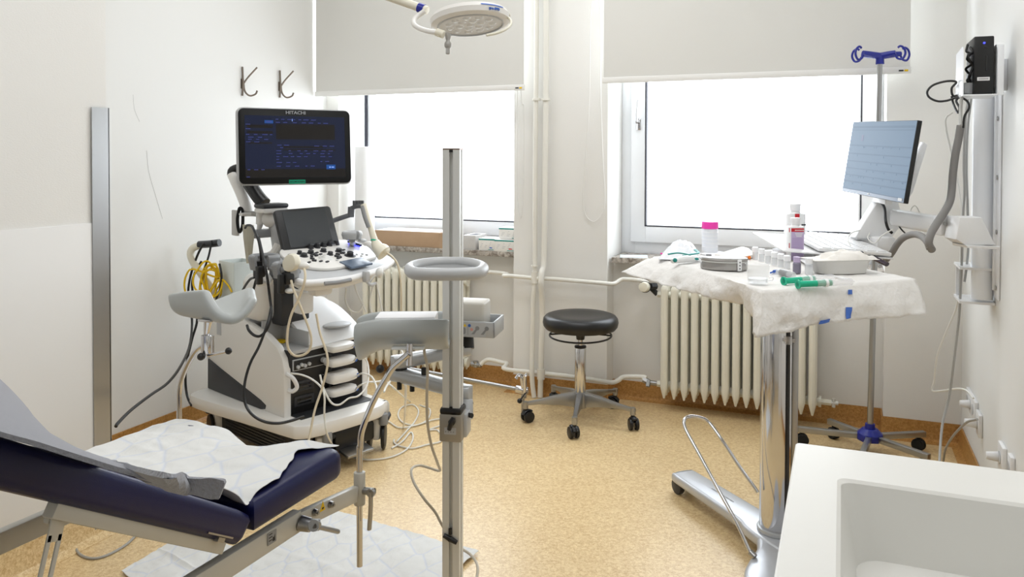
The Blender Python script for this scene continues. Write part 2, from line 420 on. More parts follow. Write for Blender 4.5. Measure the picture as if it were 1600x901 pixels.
struct('trim_3', G().bx((N2a+.012,3.985,ZS-.028),(N2b-.001,YW+.012,ZS),.002), M_SILL)
# roller blinds, hanging clear of the wall, with bead chains
def blind(xa, xb, zb, label, chain, logo):
    y = 3.83
    t = thing('roller_blind', label, 'blind', ((xa+xb)/2, y, zb))
    obj('fabric', G().bx((xa+.008,y-.0006,zb+.02),(xb-.006,y+.0006,2.52)), M_BLIND, t)
    obj('roller', G().cyl((xa,y+.03,2.53),(xb,y+.03,2.53),.033), M_BRAIL, t)
    br = G(); br.m(0); br.box(((xa+xb)/2,y,zb+.013),(xb-xa,.011,.03),bev=.005)
    br.m(1).bx((xb-.050,y-.0075,zb+.008),(xb-.032,y-.0055,zb+.014)); br.m(2).bx((xb-.028,y-.0075,zb+.007),(xb-.014,y-.0055,zb+.015))
    obj('bottom_rail', br, [M_BRAIL, M_INK, M_YEL], t)
    for s_ in (xa+.03, xb-.03): obj('bracket', G().bx((s_-.01,y,2.49),(s_+.01,YB-.001,2.57)), M_BRAIL, t)
    obj('chain', G().tube(chain, .0025, n=6, k=10, closed=True), M_BRAIL, t)
ch1 = [P(811,10,Y=3.865),P(814,150,Y=3.88),P(818,170,Y=3.9),P(818,250,Y=3.92),P(817,310,Y=3.93),P(813,341,Y=3.935),P(808,310,Y=3.93),P(807,250,Y=3.92),P(808,160,Y=3.9),P(807,10,Y=3.865)]
blind(-2.785, -1.499, P(650,145.7,Y=3.83).z, 'grey-white roller blind hanging over the left window near the hooks', ch1, 0)
ch2 = [P(937,10,Y=3.865),P(938.5,132,Y=3.87),P(939,165,Y=3.88),P(942,250,Y=3.9),P(945,310,Y=3.93),P(940,335,Y=3.935),P(927,346,Y=3.935),P(914,333,Y=3.935),P(911.5,300,Y=3.93),P(917,220,Y=3.9),P(921,150,Y=3.87),P(924,10,Y=3.865)]
blind(-1.092, .272, P(1180,122,Y=3.83).z, 'wide white roller blind over the right window behind the drip stand', ch2, 0)
# ---------------------------------------------------------------- radiators
def rad_section():
    g = G(); d0, d1 = -.055, .055
    zt, zb = .60, .085
    for yy in (d0, 0, d1):
        g.tube([(0,yy,zb-.018),(0,yy,zb+.03),(0,yy,zb+.09),(0,yy,.35),(0,yy,zt-.07),(0,yy,zt-.01),(0,yy,zt+.018)],
               lambda t: .0182*(.25+.75*min(1, t*5.5+.02))*(1-.35*max(0, (t-.9)/.1)), n=10, k=4)
    for zz in (zb+.035, zt-.035):
        g.box((0,0,zz),(.024,.125,.052),bev=.011)
        g.cyl((-.0249,0,zz),(.0249,0,zz),.021,n=14)
    return g
def radiator(x0, n, yc, zoff, label, pitch=.0486, valves=(), name='radiator'):
    t = thing(name, label, 'radiator', (x0, yc, zoff))
    first = obj('radiator_section', rad_section(), M_RAD, t, world=False)
    for i in range(1, n):
        c = first.copy(); C.objects.link(c); c.parent = t; c.location = (i*pitch, 0, 0)
    return t
rr = radiator(-.795, 15, 3.965, -.0, 'long cream ribbed radiator below the right window, its end behind the chrome table column')
rl = radiator(-2.50, 13, 3.965, -.0, 'cream ribbed radiator below the left window, behind the ultrasound machine')
def world_part(name, g, m, parent, **k): return obj(name, g, m, parent, **k)
for t, xe in ((rr, -.82), (rl, -2.525)):
    for z in (.12, .565):
        if t is rr or z < .3: world_part('plug', G().cyl((xe,3.965,z),(xe+.01,3.965,z),.026,n=16).cyl((xe-.02,3.965,z),(xe,3.965,z),.016,n=6), M_RAD, t)
xe = -.795+14*.0486+.025
world_part('plug', G().cyl((xe,3.965,.12),(xe+.012,3.965,.12),.026,n=16).cyl((xe+.01,3.965,.12),(xe+.055,3.965,.12),.014,n=6), M_RAD, rr)
world_part('bleed_valve', G().cyl((xe+.05,3.965,.12),(xe+.085,3.965,.12),.009,n=6).cyl((xe+.065,3.965,.10),(xe+.065,3.965,.14),.008), M_ALU, rr)
world_part('wall_bracket', G().bx((-.42,3.98,.40),(-.39,4.07,.415)).bx((-.42,4.06,.36),(-.39,4.0699,.42)), M_CREAM, rr)
xl = -2.50+12*.0486+.025
world_part('plug', G().cyl((xl,3.965,.12),(xl+.012,3.965,.12),.026,n=16), M_RAD, rl)
world_part('plug', G().cyl((xl,3.965,.565),(xl+.012,3.965,.565),.026,n=16), M_RAD, rl)
# thermostat knob of the right radiator, at its upper left
tv = P(1008,448,Y=3.90)
kn = thing('radiator_valve', 'round cream radiator valve knob where the upper pipe meets the right radiator', 'valve', (tv.x, 3.9, tv.z-.03))
obj('valve_body', G().cyl((tv.x,3.895,tv.z),(tv.x,3.965,tv.z),.014).cyl((tv.x,3.965,tv.z),(-.842,3.965,.565),.013).cyl((tv.x+.022,3.93,tv.z),(tv.x+.045,3.95,tv.z),.017,n=6), M_DARK, kn)
dv = Vector((0.0,-1,.12)).normalized()
c0 = Vector((tv.x,3.90,tv.z))
obj('knob', G().cyl(c0, c0+dv*.045, .026, .023, bev=.004), M_CREAM, kn)
obj('knob_collar', G().cyl(c0-dv*.006, c0+dv*.004, .0285), M_BLACK, kn)
# pipes
def pipe(pts, r, label, collars=()):
    g = G().tube(pts, r, n=14, k=6)
    for a, b, rc in collars: g.cyl(a, b, rc, n=16)
    return obj('heating_pipe', g, M_PIPE, None, label, 'heating pipe')
YPp = 3.895
p1 = [P(838.5,-170,Y=YPp),P(838.5,0,Y=YPp),P(837.5,150,Y=YPp),P(836,300,Y=YPp),P(835.5,433,Y=YPp),P(833,470,Y=YPp),P(832,540,Y=YPp),P(831,578,Y=YPp-.015),P(832,600,Y=YPp-.015),P(834.5,621,Z=.0)]
p1[-1].z = 0.002
pipe(p1, .0125, 'vertical white heating pipe between the windows, left one of the pair', [(P(838,153.5,Y=YPp),P(838,157,Y=YPp),.021),(P(835.5,424,Y=YPp),P(835.5,442,Y=YPp),.018),(P(835.6,414,Y=YPp),P(835.6,416,Y=YPp),.02)])
p2 = [P(853.5,-170,Y=YPp),P(853.5,0,Y=YPp),P(853,150,Y=YPp),P(851.5,300,Y=YPp),P(850,405,Y=YPp),P(846.5,425,Y=YPp-.03),P(845.5,442,Y=YPp-.04),P(846.5,460,Y=YPp-.02),P(847.5,490,Y=YPp),P(846,540,Y=YPp),P(845,580,Y=YPp),P(844,621,Y=YPp)]
p2[-1].z = .002
pipe(p2, .0145, 'vertical white heating pipe that bows forward over the crossing pipe, right one of the pair', [(P(853,153.5,Y=YPp),P(853,157,Y=YPp),.023),(P(845.2,576,Y=YPp),P(845.2,592,Y=YPp),.02)])
hp = [P(700,420,Y=3.98),P(745,424,Y=3.985),P(770,425,Y=3.985),P(789,427,Y=3.975),P(793,429,Y=3.94),P(787,430.5,Y=YPp+.005),P(800,431,Y=YPp),P(835,434,Y=YPp),P(870,436,Y=YPp),P(940,442,Y=YPp),P(955,443.3,Y=YPp),P(962,442,Y=3.915),P(970,437,Y=3.94),P(978,436,Y=3.945),P(1000,438,Y=3.93),P(1011,442,Y=3.91),c0+Vector((0,.012,.0))]
pipe(hp, .0105, 'upper horizontal heating pipe crossing between the two radiators')
vl = Vector((xl+.062,3.955,.12)); vr = Vector((-.872,3.95,.125))
lp = [vl+Vector((.03,0,.0)),P(757,564,Y=3.96),P(765,561.5,Y=3.96),P(785,566,Y=3.965),P(792,568,Y=3.95),P(789,572,Y=3.915),P(787,575,Y=3.90),P(800,578,Y=3.9),P(840,582,Y=3.912),P(900,589,Y=3.905),P(945,596,Y=3.9),P(958,597,Y=3.9),P(966,594,Y=3.91),P(973,589,Y=3.93),P(985,588,Y=3.95),P(1008,589,Y=3.955),vr+Vector((-.04,0,.012))]
pipe(lp, .0115, 'lower horizontal heating pipe crossing between the two radiators')
for v, s_, lb in ((vl, 1, 'grey brass elbow valve at the foot of the left radiator'), (vr, -1, 'grey brass elbow valve at the foot of the right radiator, behind the stool')):
    g = G().cyl(v+Vector((-.025,0,0)), v+Vector((.012,0,0)), .016, n=6).cyl(v+Vector((.005,0,-.004)), v+Vector((.032,0,-.004)), .012).cyl(v+Vector((.0,0,-.016)), v+Vector((.0,0,.016)), .015, n=8)
    if s_ < 0: g = G().cyl(v+Vector((-.035,0,.012)), v+Vector((-.005,0,0)), .015, n=6).cyl(v+Vector((-.01,0,0)), v+Vector((.03,.01,-.004)), .012).cyl(v+Vector((-.008,-.02,-.016)), v+Vector((-.008,-.002,.01)), .011, n=8)
    obj('radiator_elbow', g, M_STEEL, None, lb, 'pipe fitting')

# ---------------------------------------------------------------- stool
def stool():
    cx, cy = -1.137, 3.635
    t = thing('stool', 'round black padded stool on a chrome five star base with castors', 'stool', (cx, cy, 0))
    zs = .472
    obj('seat', G().lathe([(0,-.004),(.12,-.002),(.165,.004),(.175,.016),(.179,.034),(.176,.052),(.166,.064),(.148,.070),(.10,.068),(.05,.064),(0,.063)], Matrix.Translation((cx,cy,zs-.04)), 48), M_SEAT, t)
    obj('seat_plate', G().cyl((cx,cy,zs-.052),(cx,cy,zs-.043),.07), M_BLACK, t)
    rg = G(); z = zs-.068
    pts = [(cx+.146*math.cos(a), cy+.146*math.sin(a), z+.005*math.sin(a)) for a in [2*PI*i/24 for i in range(24)]]
    rg.tube(pts, .0042, closed=True, k=3)
    for a in (.3, .3+PI): rg.tube([(cx,cy,z+.012),(cx+.07*math.cos(a),cy+.07*math.sin(a),z+.006),(cx+.146*math.cos(a),cy+.146*math.sin(a),z)], .004, n=8)
    obj('height_ring', rg, M_BLACK, t)
    cg = G().cyl((cx,cy,.115),(cx,cy,.345),.0265,n=28,bev=.002)
    obj('column', cg, M_CHROME, t)
    obj('piston', G().cyl((cx,cy,.34),(cx,cy,zs-.045),.0125), M_CHROME, t)
    obj('column_cap', G().cyl((cx,cy,.344),(cx,cy,.354),.028,bev=.002), M_BLACK, t)
    obj('seat_boss', G().cyl((cx,cy,.384),(cx,cy,zs-.05),.019,.024), M_BLACK, t)
    obj('hub', G().cyl((cx,cy,.062),(cx,cy,.135),.036,.032,bev=.003), M_STEEL, t)
    base = math.atan2(3.371-cy, -1.07-cx)
    base = math.radians(-78)
    for k in range(5):
        a = base+k*2*PI/5; d = Vector((math.cos(a), math.sin(a), 0)); n = Vector((-d.y, d.x, 0)); c = Vector((cx,cy,0))
        ax = G(); b = bmesh.new()
        secs = [(.02,.135,.065,.017),(.10,.125,.078,.014),(.20,.105,.085,.011),(.262,.095,.08,.011),(.275,.093,.081,.009)]
        rows = []
        for r, zt, zb, w_ in secs:
            p = c+d*r
            rows.append([b.verts.new(p+n*w_*.75+Vector((0,0,zt))), b.verts.new(p-n*w_*.75+Vector((0,0,zt))), b.verts.new(p-n*w_+Vector((0,0,zt-.008))), b.verts.new(p-n*w_*.8+Vector((0,0,zb))), b.verts.new(p+n*w_*.8+Vector((0,0,zb))), b.verts.new(p+n*w_+Vector((0,0,zt-.008)))])
        for A, B in zip(rows, rows[1:]):
            for j in range(6): b.faces.new((A[j],A[(j+1)%6],B[(j+1)%6],B[j]))
        b.faces.new(rows[0]); b.faces.new(rows[-1]); bmesh.ops.recalc_face_normals(b, faces=b.faces)
        ax.merge(b); e_ = c+d*.262
        ax.cyl(e_+Vector((0,0,.066)), e_+Vector((0,0,.098)), .0125)
        arm = obj('leg', ax, M_STEEL, t)
        a2 = a+[.5,2.2,-1.2,2.6,.4][k]
        d2 = Vector((math.cos(a2), math.sin(a2), 0)); n2 = Vector((-d2.y, d2.x, 0))
        wc = e_-d2*.012+Vector((0,0,.0265))
        w_ = G()
        for s_ in (-1,1): w_.cyl(wc+n2*s_*.006, wc+n2*s_*.022, .0265, n=24, bev=.003)
        w_.cyl(e_+Vector((0,0,.03)), e_+Vector((0,0,.07)), .0085)
        w_.tube([wc+d2*.03+Vector((0,0,.012)), wc+d2*.018+Vector((0,0,.026)), wc+Vector((0,0,.031)), wc-d2*.02+Vector((0,0,.024))], .014, n=8, flat=.35, up=(0,0,1))
        obj('castor', w_, M_BLACK, t)
stool()

# ---------------------------------------------------------------- drip stand
def drip_stand():
    b = P(1359,700,Y=3.70); cx, cy = b.x, b.y
    t = thing('drip_stand', 'steel drip stand with blue four-hook head and five legged castor base', 'drip stand', (cx, cy, 0))
    top = P(1375,92,D=(Vector((cx,cy,0))-Vector((0,0,0))).dot(CAMR.col[1]))
    hb = Vector((cx,cy,.10))
    hubm = G().cyl((cx,cy,.055),(cx,cy,.085),.052,.052,n=10,bev=.004).cyl((cx,cy,.085),(cx,cy,.105),.05,.03,n=10).cyl((cx,cy,.1),(cx,cy,.125),.021,.019)
    obj('hub', hubm, M_BLUE, t)
    obj('pole', G().cyl(hb, top, .0125, .0105, n=16), M_STEEL, t)
    tips = [P(1308,657,Z=.085), P(1445,672,Z=.085), P(1452,714,Z=.07), P(1243,664,Z=.085), P(1335,735,Z=.085)]
    for i, tp in enumerate(tips):
        d = Vector((tp.x-cx, tp.y-cy, 0)); L = max(.22, min(.31, d.length)); d.normalize(); n = Vector((-d.y,d.x,0)); c = Vector((cx,cy,.07))
        e_ = c+d*L
        fr = frame(c+d*.03, d, n)
        leg = obj('leg', G().bx((0,-.0115,-.012),(L-.03,.0115,.012),.002) if False else G().box(c+d*(L/2+.015),(L-.03,.023,.024),frame((0,0,0),d,n).to_4x4(),bev=.002), M_STEEL, t)
        z = Vector((0,0,1)); wc = e_-d*.028+Vector((0,0,-.07+.026))
        w_ = G(); rn = (n*math.cos(i)+d*math.sin(i)).normalized()
        for s_ in (-1,1): w_.cyl(wc+rn*s_*.003, wc+rn*s_*.017, .026, n=20, bev=.004)
        w_.cyl(wc, wc+Vector((0,0,.036)), .008)
        obj('castor', w_, M_RUB, t)
    th = top; hd = G()
    hd.cyl(th-Vector((0,0,.022)), th+Vector((0,0,.012)), .017, .0155)
    ax_ = (P(1414,80,D=4.0)-P(1340,80,D=4.0)).normalized(); ay = Vector((-ax_.y, ax_.x, 0))
    for a, L in ((PI+.28,.10),(.05,.105),(PI-.55,.085),(-.60,.07)):
        d = ax_*math.cos(a)+ay*math.sin(a)
        hd.tube([th+Vector((0,0,.012)), th+d*L*.5+Vector((0,0,.018)), th+d*L*.85+Vector((0,0,.022))], lambda q: .0145-.004*q, n=8, flat=1.0, up=(0,0,1))
        o = th+d*L*.85+Vector((0,0,.012))
        hk = G().tube([o, o+d*.008+Vector((0,0,-.014)), o+d*.026+Vector((0,0,-.017)), o+d*.037+Vector((0,0,.004)), o+d*.032+Vector((0,0,.026)), o+d*.018+Vector((0,0,.036)), o+d*.008+Vector((0,0,.03))], .0046, n=8)
        obj('hook', hk, M_BLUE, t)
    obj('head', hd, M_BLUE, t)
drip_stand()

# ---------------------------------------------------------------- things on the sills
def box_thing(name, tl, tr, bl, depth_dir, dep, mats, label, cat, group=None, z=None):
    pass
def carton(name, xa, xb, ya, yb, z, h, label, cat, deco, m=M_CARDT, rz=0, group=None):
    c = Vector(((xa+xb)/2,(ya+yb)/2,z)); t = thing(name, label, cat, c, rz, group)
    w_, d_ = xb-xa, yb-ya
    obj('body', G().box((0,0,h/2),(w_,d_,h),bev=.0012), m, t, world=False)
    deco(t, w_, d_, h); return t
def glove_deco(dot):
    def f(t, w_, d_, h):
        g = G(); y = -d_/2-.0006
        g.m(0).bx((-w_/2,y,h*.86),(w_/2,y+.001,h*.97))
        g.m(1)
        for i in range(4):
            for j in range(3): g.bx((-w_*.40+w_*.26*j+.003*i,y,h*(.28+.13*i)),(-w_*.40+w_*.26*j+w_*(.07+.05*((i+j)%3)),y+.001,h*(.30+.13*i)))
        g.m(2).bx((w_*.18,y,h*.20),(w_*.34,y+.001,h*.28)); g.m(0).bx((w_*.10,y,h*.07),(w_*.42,y+.001,h*.12))
        obj('print', g, [M_TEAL, M_GREYPRINT, dot], t, world=False)
    return f
zc = ZS
def xat(px, Y): return P(px, 380, Y=Y).x
def hat(y0, y1, Y): return (y1-y0)*0
sb = 3.995
carton('glove_box', xat(748,sb), xat(773,sb), sb, sb+.11, zc, .066, 'white and green carton on the left sill, lower left of three, blue mark', 'box', glove_deco(M_BLUEPRINT), group=None)
carton('glove_box', xat(773.5,sb-.0), xat(803,sb)+.012, sb-.008, sb+.11, zc, .064, 'white and green carton on the left sill, lower right of three, red mark', 'box', glove_deco(M_RED))
carton('glove_box', xat(780,sb+.02), xat(806,sb+.02)+.03, sb+.015, sb+.12, zc+.0665, .060, 'white and green carton lying on top of the two other cartons on the left sill', 'box', glove_deco(M_TEAL))
carton('tissue_box', xat(722,sb), xat(744,sb)-.004, sb+.0, sb+.15, zc, .078, 'low pale speckled box on the left sill beside the green-edged cartons', 'box',
       lambda t,w_,d_,h: obj('opening', G().bx((-w_*.2,-d_*.3,h),(w_*.35,d_*.3,h+.0008)), M_DARK, t, world=False), m=mat('speckled_grey_card', (.80,.79,.78), .7, var=.08, vscale=120))
# long brown carton
xa, xb_ = xat(585,3.99), xat(697,3.99)
tc = thing('cardboard_box', 'long low brown cardboard carton lying on the left window sill', 'box', ((xa+xb_)/2, 4.08, ZS))
g = G().m(0).box(((xa+xb_)/2-.02,4.082,ZS+.043),(xb_-xa-.04,.175,.086),bev=.002)
g.m(1).box(((xa+xb_)/2-.02,4.082,ZS+.0868),(xb_-xa-.05,.168,.0015))
obj('body', g, [M_CARD, M_CARDT], tc)
fl = G().prism([(0,0),(.045,-.012),(.062,.015),(.058,.078),(.02,.084),(0,.082)], .003, frame((xb_-.045,3.992,ZS+.002),(1,0,0),(0,0,1)))
obj('open_flap', fl, M_CARD, tc)
obj('end_flap', G().prism([(0,.02),(.055,0),(.05,.075),(0,.085)], .003, frame((xb_-.041,4.165,ZS+.002),(1,0,0),(0,0,1))), M_CARD, tc)
# paper rolls in the left corner of the sill
pr_ = P(570,352,Y=4.07)
g = G(); hh = P(570,229,Y=4.07).z-ZS
g.lathe([(.016,0),(.057,0),(.0575,.004),(.0575,hh-.003),(.055,hh),(.016,hh),(.016,hh-.02),(0,hh-.02)], Matrix.Translation((pr_.x,4.07,ZS)), 40)
rollm = mat('paper_roll', (.93,.93,.93), .85, bump=.3, bscale=30)
obj('paper_roll', g, rollm, None, 'tall white paper roll standing on end in the left corner of the window sill', 'paper roll')
pr2 = xat(541,4.14)
obj('leaflet', G().box((-.985,4.06,ZS+.0009),(.14,.11,.0012),.25), mat('pale_printed_card', (.85,.90,.93), .6, var=.05, vscale=60), None, 'pale printed card lying flat on the right sill near its left end', 'leaflet')
# coat hooks on the left wall
for px_, py_, lb in ((386,128,'steel double coat hook on the left wall, the one further from the window'),(444.5,132,'steel double coat hook on the left wall, the one nearer the blind')):
    c = P(px_-8,py_+3,X=XL); s_ = .9
    t = thing('coat_hook', lb, 'coat hook', (XL, c.y, c.z-.07))
    g = G().box((XL+.003,c.y,c.z),(.004,.022,.05),bev=.0015)
    g.tube([(XL+.006,c.y-.004,c.z-.060),(XL+.010,c.y-.004,c.z),(XL+.007,c.y-.004,c.z+.085)],.005,k=3)
    g.tube([(XL+.008,c.y+.002,c.z+.015),(XL+.014,c.y+.005,c.z-.035),(XL+.03,c.y+.02,c.z-.058),(XL+.05,c.y+.04,c.z-.05),(XL+.058,c.y+.045,c.z-.032)],.0045)
    g.tube([(XL+.008,c.y+.002,c.z+.0),(XL+.025,c.y+.018,c.z+.035),(XL+.058,c.y+.045,c.z+.085)],.0045)
    obj('hook', g, mat('aged_steel', (.50,.46,.42), .35, metal=.9), t)
# ---------------------------------------------------------------- ultrasound machine
TH = math.radians(70.5)
OM = P(467,681,Z=.17); OM = Vector((OM.x, OM.y, 0))
US = thing('ultrasound_machine', 'white ultrasound machine on castors with large dark monitor, control desk and black front bay', 'ultrasound machine', OM, TH)
UX = Vector((math.cos(TH), math.sin(TH), 0)); UY = Vector((-math.sin(TH), math.cos(TH), 0))
def L(p): p = Vector(p)-OM; return Vector((p.dot(UX), p.dot(UY), p.z))       # room -> machine
def Wd(p): return OM+UX*p[0]+UY*p[1]+Vector((0,0,p[2]))                        # machine -> room
def on(px_, py_, x=None, y=None, z=None):
    d = ray(px_, py_)
    if x is not None: t = (x-(O0-OM).dot(UX))/d.dot(UX)
    elif y is not None: t = (y-(O0-OM).dot(UY))/d.dot(UY)
    else: t = (z-CAMH)/d.z
    return L(O0+d*t)
def uo(name, g, m, parent=None, label=None): return obj(name, g, m, parent or US, label, world=False)
FXY = Matrix(((1,0,0,0),(0,1,0,0),(0,0,1,0),(0,0,0,1)))
BWD, BDP = .45, .70
# wheeled base plate (wider towards the rear on its left side)
plan = [(-.015,.06),(.0,.010),(.06,-.022),(.20,-.034),(.36,-.026),(.43,.005),(.455,.06),(.452,.62),(.43,.72),(.36,.765),(.06,.77),(-.055,.745),(-.082,.66),(-.045,.33)]
uo('base_plate', G().prism(plan, .056, Matrix.Translation((0,0,.150)), bev=.014, smooth=4), M_OFF)
uo('underbody', G().box((.20,.38,.100),(.36,.60,.12),bev=.015), M_BLACK)
gr = G()
for i in range(8): gr.box((.021,.36,.055+.013*i),(.012,.46,.006),bev=.001)
uo('side_grille', gr, M_DARK)
uo('brake_pedal', G().box((.25,-.03,.055),(.13,.07,.012),Matrix.Rotation(.18,4,'X'),bev=.004), M_STEEL, label='steel brake pedal')
uo('pedal_housing', G().box((.27,.05,.10),(.20,.10,.08),bev=.012), M_BLACK)
for cx, cy, a in ((.415,.045,-.80),(.12,.03,-.55),(.02,.66,-.3),(.415,.69,.3)):
    g = G(); ax_ = Vector((math.cos(a),math.sin(a),0)); c = Vector((cx,cy,.056))
    for s_ in (-1,1): g.cyl(c+ax_*s_*.022, c+ax_*s_*.038, .056, n=32, bev=.005)
    w_ = uo('castor', g, M_BLACK)
    u2 = Vector((-ax_.y,ax_.x,0))
    uo('fork', G().box(c+Vector((0,0,.034)),(.040,.075,.095),a,bev=.015), M_OFF, w_)
    uo('bumper', G().tube([c+ax_*.044+u2*-.03+Vector((0,0,.080)), c+ax_*.046+u2*.02+Vector((0,0,.082)), c+ax_*.02+u2*.048+Vector((0,0,.082)), c-ax_*.03+u2*.046+Vector((0,0,.082)), c-ax_*.046+u2*.0+Vector((0,0,.082)), c-ax_*.044+u2*-.03+Vector((0,0,.08))], .0125, n=8), M_DARK, w_)
    if cy < .1: uo('corner_cap', G().cyl((cx-.0,cy-.045,.112),(cx,cy-.045,.160),.020,.019,bev=.004), M_GREY, w_)
# body: left side shell (slightly splayed), right side shell, black bay between
SD = Vector((0,1,0))
side = [(.130,.20),(.130,.30),(.132,.395),(.145,.440),(.19,.483),(.27,.517),(.41,.547),(.60,.566),(.715,.566),(.742,.54),(.745,.20)]
frL = frame((.018,0,0),SD,(0,0,1))
uo('side_panel', G().prism(side, .035, frL, bev=.009), M_OFF)
sw = [(.738,.345),(.740,.209),(.58,.207),(.42,.207),(.30,.207),(.268,.214),(.262,.230),(.30,.244),(.45,.278),(.62,.316)]
uo('dark_side_inlay', G().prism(sw, .004, frame((.0155,0,0),SD,(0,0,1)), bev=.001), M_DARK, label='dark sloping inlay on the side panel')
uo('side_label', G().box((.017,.64,.49),(.003,.035,.055)), M_LGREY)
side2 = [(.13,.20),(.13,.30),(.135,.45),(.20,.49),(.30,.56),(.45,.60),(.74,.60),(.77,.206)]
uo('side_panel', G().prism(side2, .03, frame((.405,0,0),(0,1,0),(0,0,1)), bev=.008), M_OFF)
uo('rear_body', G().bx((.03,.45,.207),(.42,.755,.53),.012), M_OFF)
BY, BZ = .07, -.028
bay = uo('front_bay', G().bx((.045,.065+BY,.200),(.415,.55,.466),.002), M_BLACK)
uo('lower_shelf', G().bx((.05,.06,.205),(.41,.16,.2095),.002), M_DARK, bay)
uo('connector_plate', G().bx((.058,.058+BY,.412+BZ),(.220,.066+BY,.458+BZ),.002), M_LGREY, bay)
uo('connector_face', G().bx((.062,.0555+BY,.416+BZ),(.216,.060+BY,.454+BZ),.001), M_BLACK, bay)
for x_, z_ in ((.078,.428),(.095,.434),(.110,.428),(.130,.432)):
    uo('socket', G().cyl((x_,.057+BY,z_+BZ),(x_,.047+BY,z_+BZ),.0078,.007,n=16), M_LGREY, bay)
uo('socket', G().cyl((.198,.057+BY,.435+BZ),(.198,.040+BY,.435+BZ),.0115,.0105), M_LGREY, bay)
for z_ in (.345+BZ,.285+BZ):
    g = G(); g.m(0).bx((.065,.059+BY,z_-.020),(.160,.0655+BY,z_+.022),.003); g.m(1).bx((.078,.057+BY,z_-.010),(.146,.061+BY,z_+.012),.002); g.m(0).bx((.085,.0555+BY,z_-.002),(.139,.058+BY,z_+.003))
    uo('drive_slot', g, [M_DARK, M_GLOSS], bay)
for z_ in (.39,.345,.30,.262): uo('screw', G().cyl((.245,.066+BY,z_+BZ),(.245,.062+BY,z_+BZ),.004,n=10), M_GREY, bay)
for z_ in (.37,.33,.29): uo('screw', G().cyl((.205,.066+BY,z_+BZ),(.205,.063+BY,z_+BZ),.0022,n=8), M_GREY, bay)
uo('bay_divider', G().bx((.225,.05+BY,.207),(.238,.066+BY,.464),.003), M_DARK, bay)
def hoodf(u, v):
    x = .140+.297*u; y = .120+.50*v
    z = .468+.012*u+.135*math.sin(min(1, v*1.5)*PI/2)-.03*max(0, u-.7)**2*10
    return Vector((x, y, z))
hood_ = uo('hood', G().surf(hoodf, 14, 20, .016).bx((.150,.20,.466),(.43,.65,.50),.004), M_WHITE)
uo('hood_recess', G().ball((.32,.20,.523),.070,(1,.75,.16),28), M_LGREY, hood_, label='grey round recess in the white hood')
tr = G().bx((.05,.13,.452),(.145,.34,.4665),.001).bx((.138,.14,.46),(.144,.34,.53),.001).bx((.045,.335,.46),(.145,.342,.56),.001)
uo('side_tray', tr, M_LGREY)
uo('yellow_tag', G().box((.115,.31,.4705),(.05,.06,.006),.4,bev=.002), M_YEL, label='yellow tag in the side tray')
uo('hook_clip', G().tube([(.04,.14,.375),(.03,.12,.38),(.04,.098,.365),(.055,.096,.33),(.043,.11,.312),(.04,.14,.315)], .0085, n=8), M_WHITE)
# rear housing, column and translucent rear bin
hc = L(P(409,463,D=3.42))
uo('rear_housing', G().box(hc,(.12,.16,.20),bev=.045,seg=4), M_OFF)
cc = L(P(452,458,D=3.42))
uo('column', G().box((cc.x,cc.y,.66),(.14,.10,.24),bev=.012), M_DARK)
cc2 = L(P(462,470,D=3.20))
uo('column_cover', G().box(L(P(474,472,D=3.30)),(.07,.06,.09),bev=.015), M_WHITE)
rt = L(P(372,436,D=3.62))
uo('rear_bin', G().box(rt-Vector((0,0,.085)),(.11,.13,.004)).box(rt-Vector((.055,0,0)),(.004,.13,.17),bev=.0015).box(rt-Vector((0,.065,0)),(.11,.004,.17),bev=.0015).box(rt+Vector((0,.065,0)),(.11,.004,.17),bev=.0015).box(rt+Vector((.055,0,0)),(.004,.13,.17),bev=.0015), mat('pale_green_white_plastic',(.87,.895,.88),.3))
uo('rear_bin_bracket', G().box((rt+hc)/2-Vector((0,0,.09)),(.08,.22,.05),bev=.01), M_OFF)
# ---- control desk, tilted up to the rear; it overhangs the front
DA, DB = .815, .22
def onpl(px_, py_, dz=0):
    d = ray(px_, py_); o = L(O0); dl = Vector((d.dot(UX), d.dot(UY), d.z))
    t = (DA+dz+DB*o.y-o.z)/(dl.z-DB*dl.y); return o+dl*t
FP = frame((0,0,DA),(1,0,0),(0,1,DB)); FPI = FP.inverted()
def pl2(pts): 
    out = []
    for a_, b_ in pts: q_ = FPI @ onpl(a_, b_); out.append((q_.x, q_.y))
    return out
rimp = [(448,422),(462,430),(480,433),(512,431),(550,426),(580,418),(600,411),(613,402),(607,396),(588,388),(550,376),(500,374),(455,384),(432,398),(434,412)]
desk = uo('control_desk', G().prism(pl2(rimp), .030, FP @ Matrix.Translation((0,0,-.036)), bev=.010, smooth=5), M_LGREY)
cxy = FPI @ onpl(520,405)
und = [(cxy.x+(x-cxy.x)*.86, cxy.y+(y-cxy.y)*.86) for x, y in pl2(rimp)]
uo('desk_underside', G().prism(und, .036, FP @ Matrix.Translation((0,0,-.070)), bev=.014, smooth=5), M_OFF, desk)
nk = L(P(500,446,D=3.15)); 
uo('desk_arm', G().tube([nk+Vector((0,0,.03)), nk+Vector((-.02,.12,.02)), Vector((cc.x,cc.y,nk.z+.01))],.045,n=14,flat=.5).box(nk+Vector((0,0,-.01)),(.085,.06,.055),bev=.015), M_OFF, desk)
uo('slide_rail', G().tube([L(P(507,443,D=3.0)),L(P(528,441,D=3.03)),L(P(548,437,D=3.08))],.008,n=8), M_GREY, desk)
uo('front_rail', G().tube([FP @ Vector((x,y,-.020)) for x, y in pl2([(452,425),(464,431),(480,434),(512,432),(550,427),(580,419),(600,412),(613,402)])],.0135,n=12,k=6), M_WHITE, desk, label='pale curved grab rail around the desk front')
panp = [(437,394),(447,407),(475,418),(505,421.5),(530,419.5),(560,412),(584,404),(589,399),(581,391),(562,382),(546,377),(500,378),(455,386)]
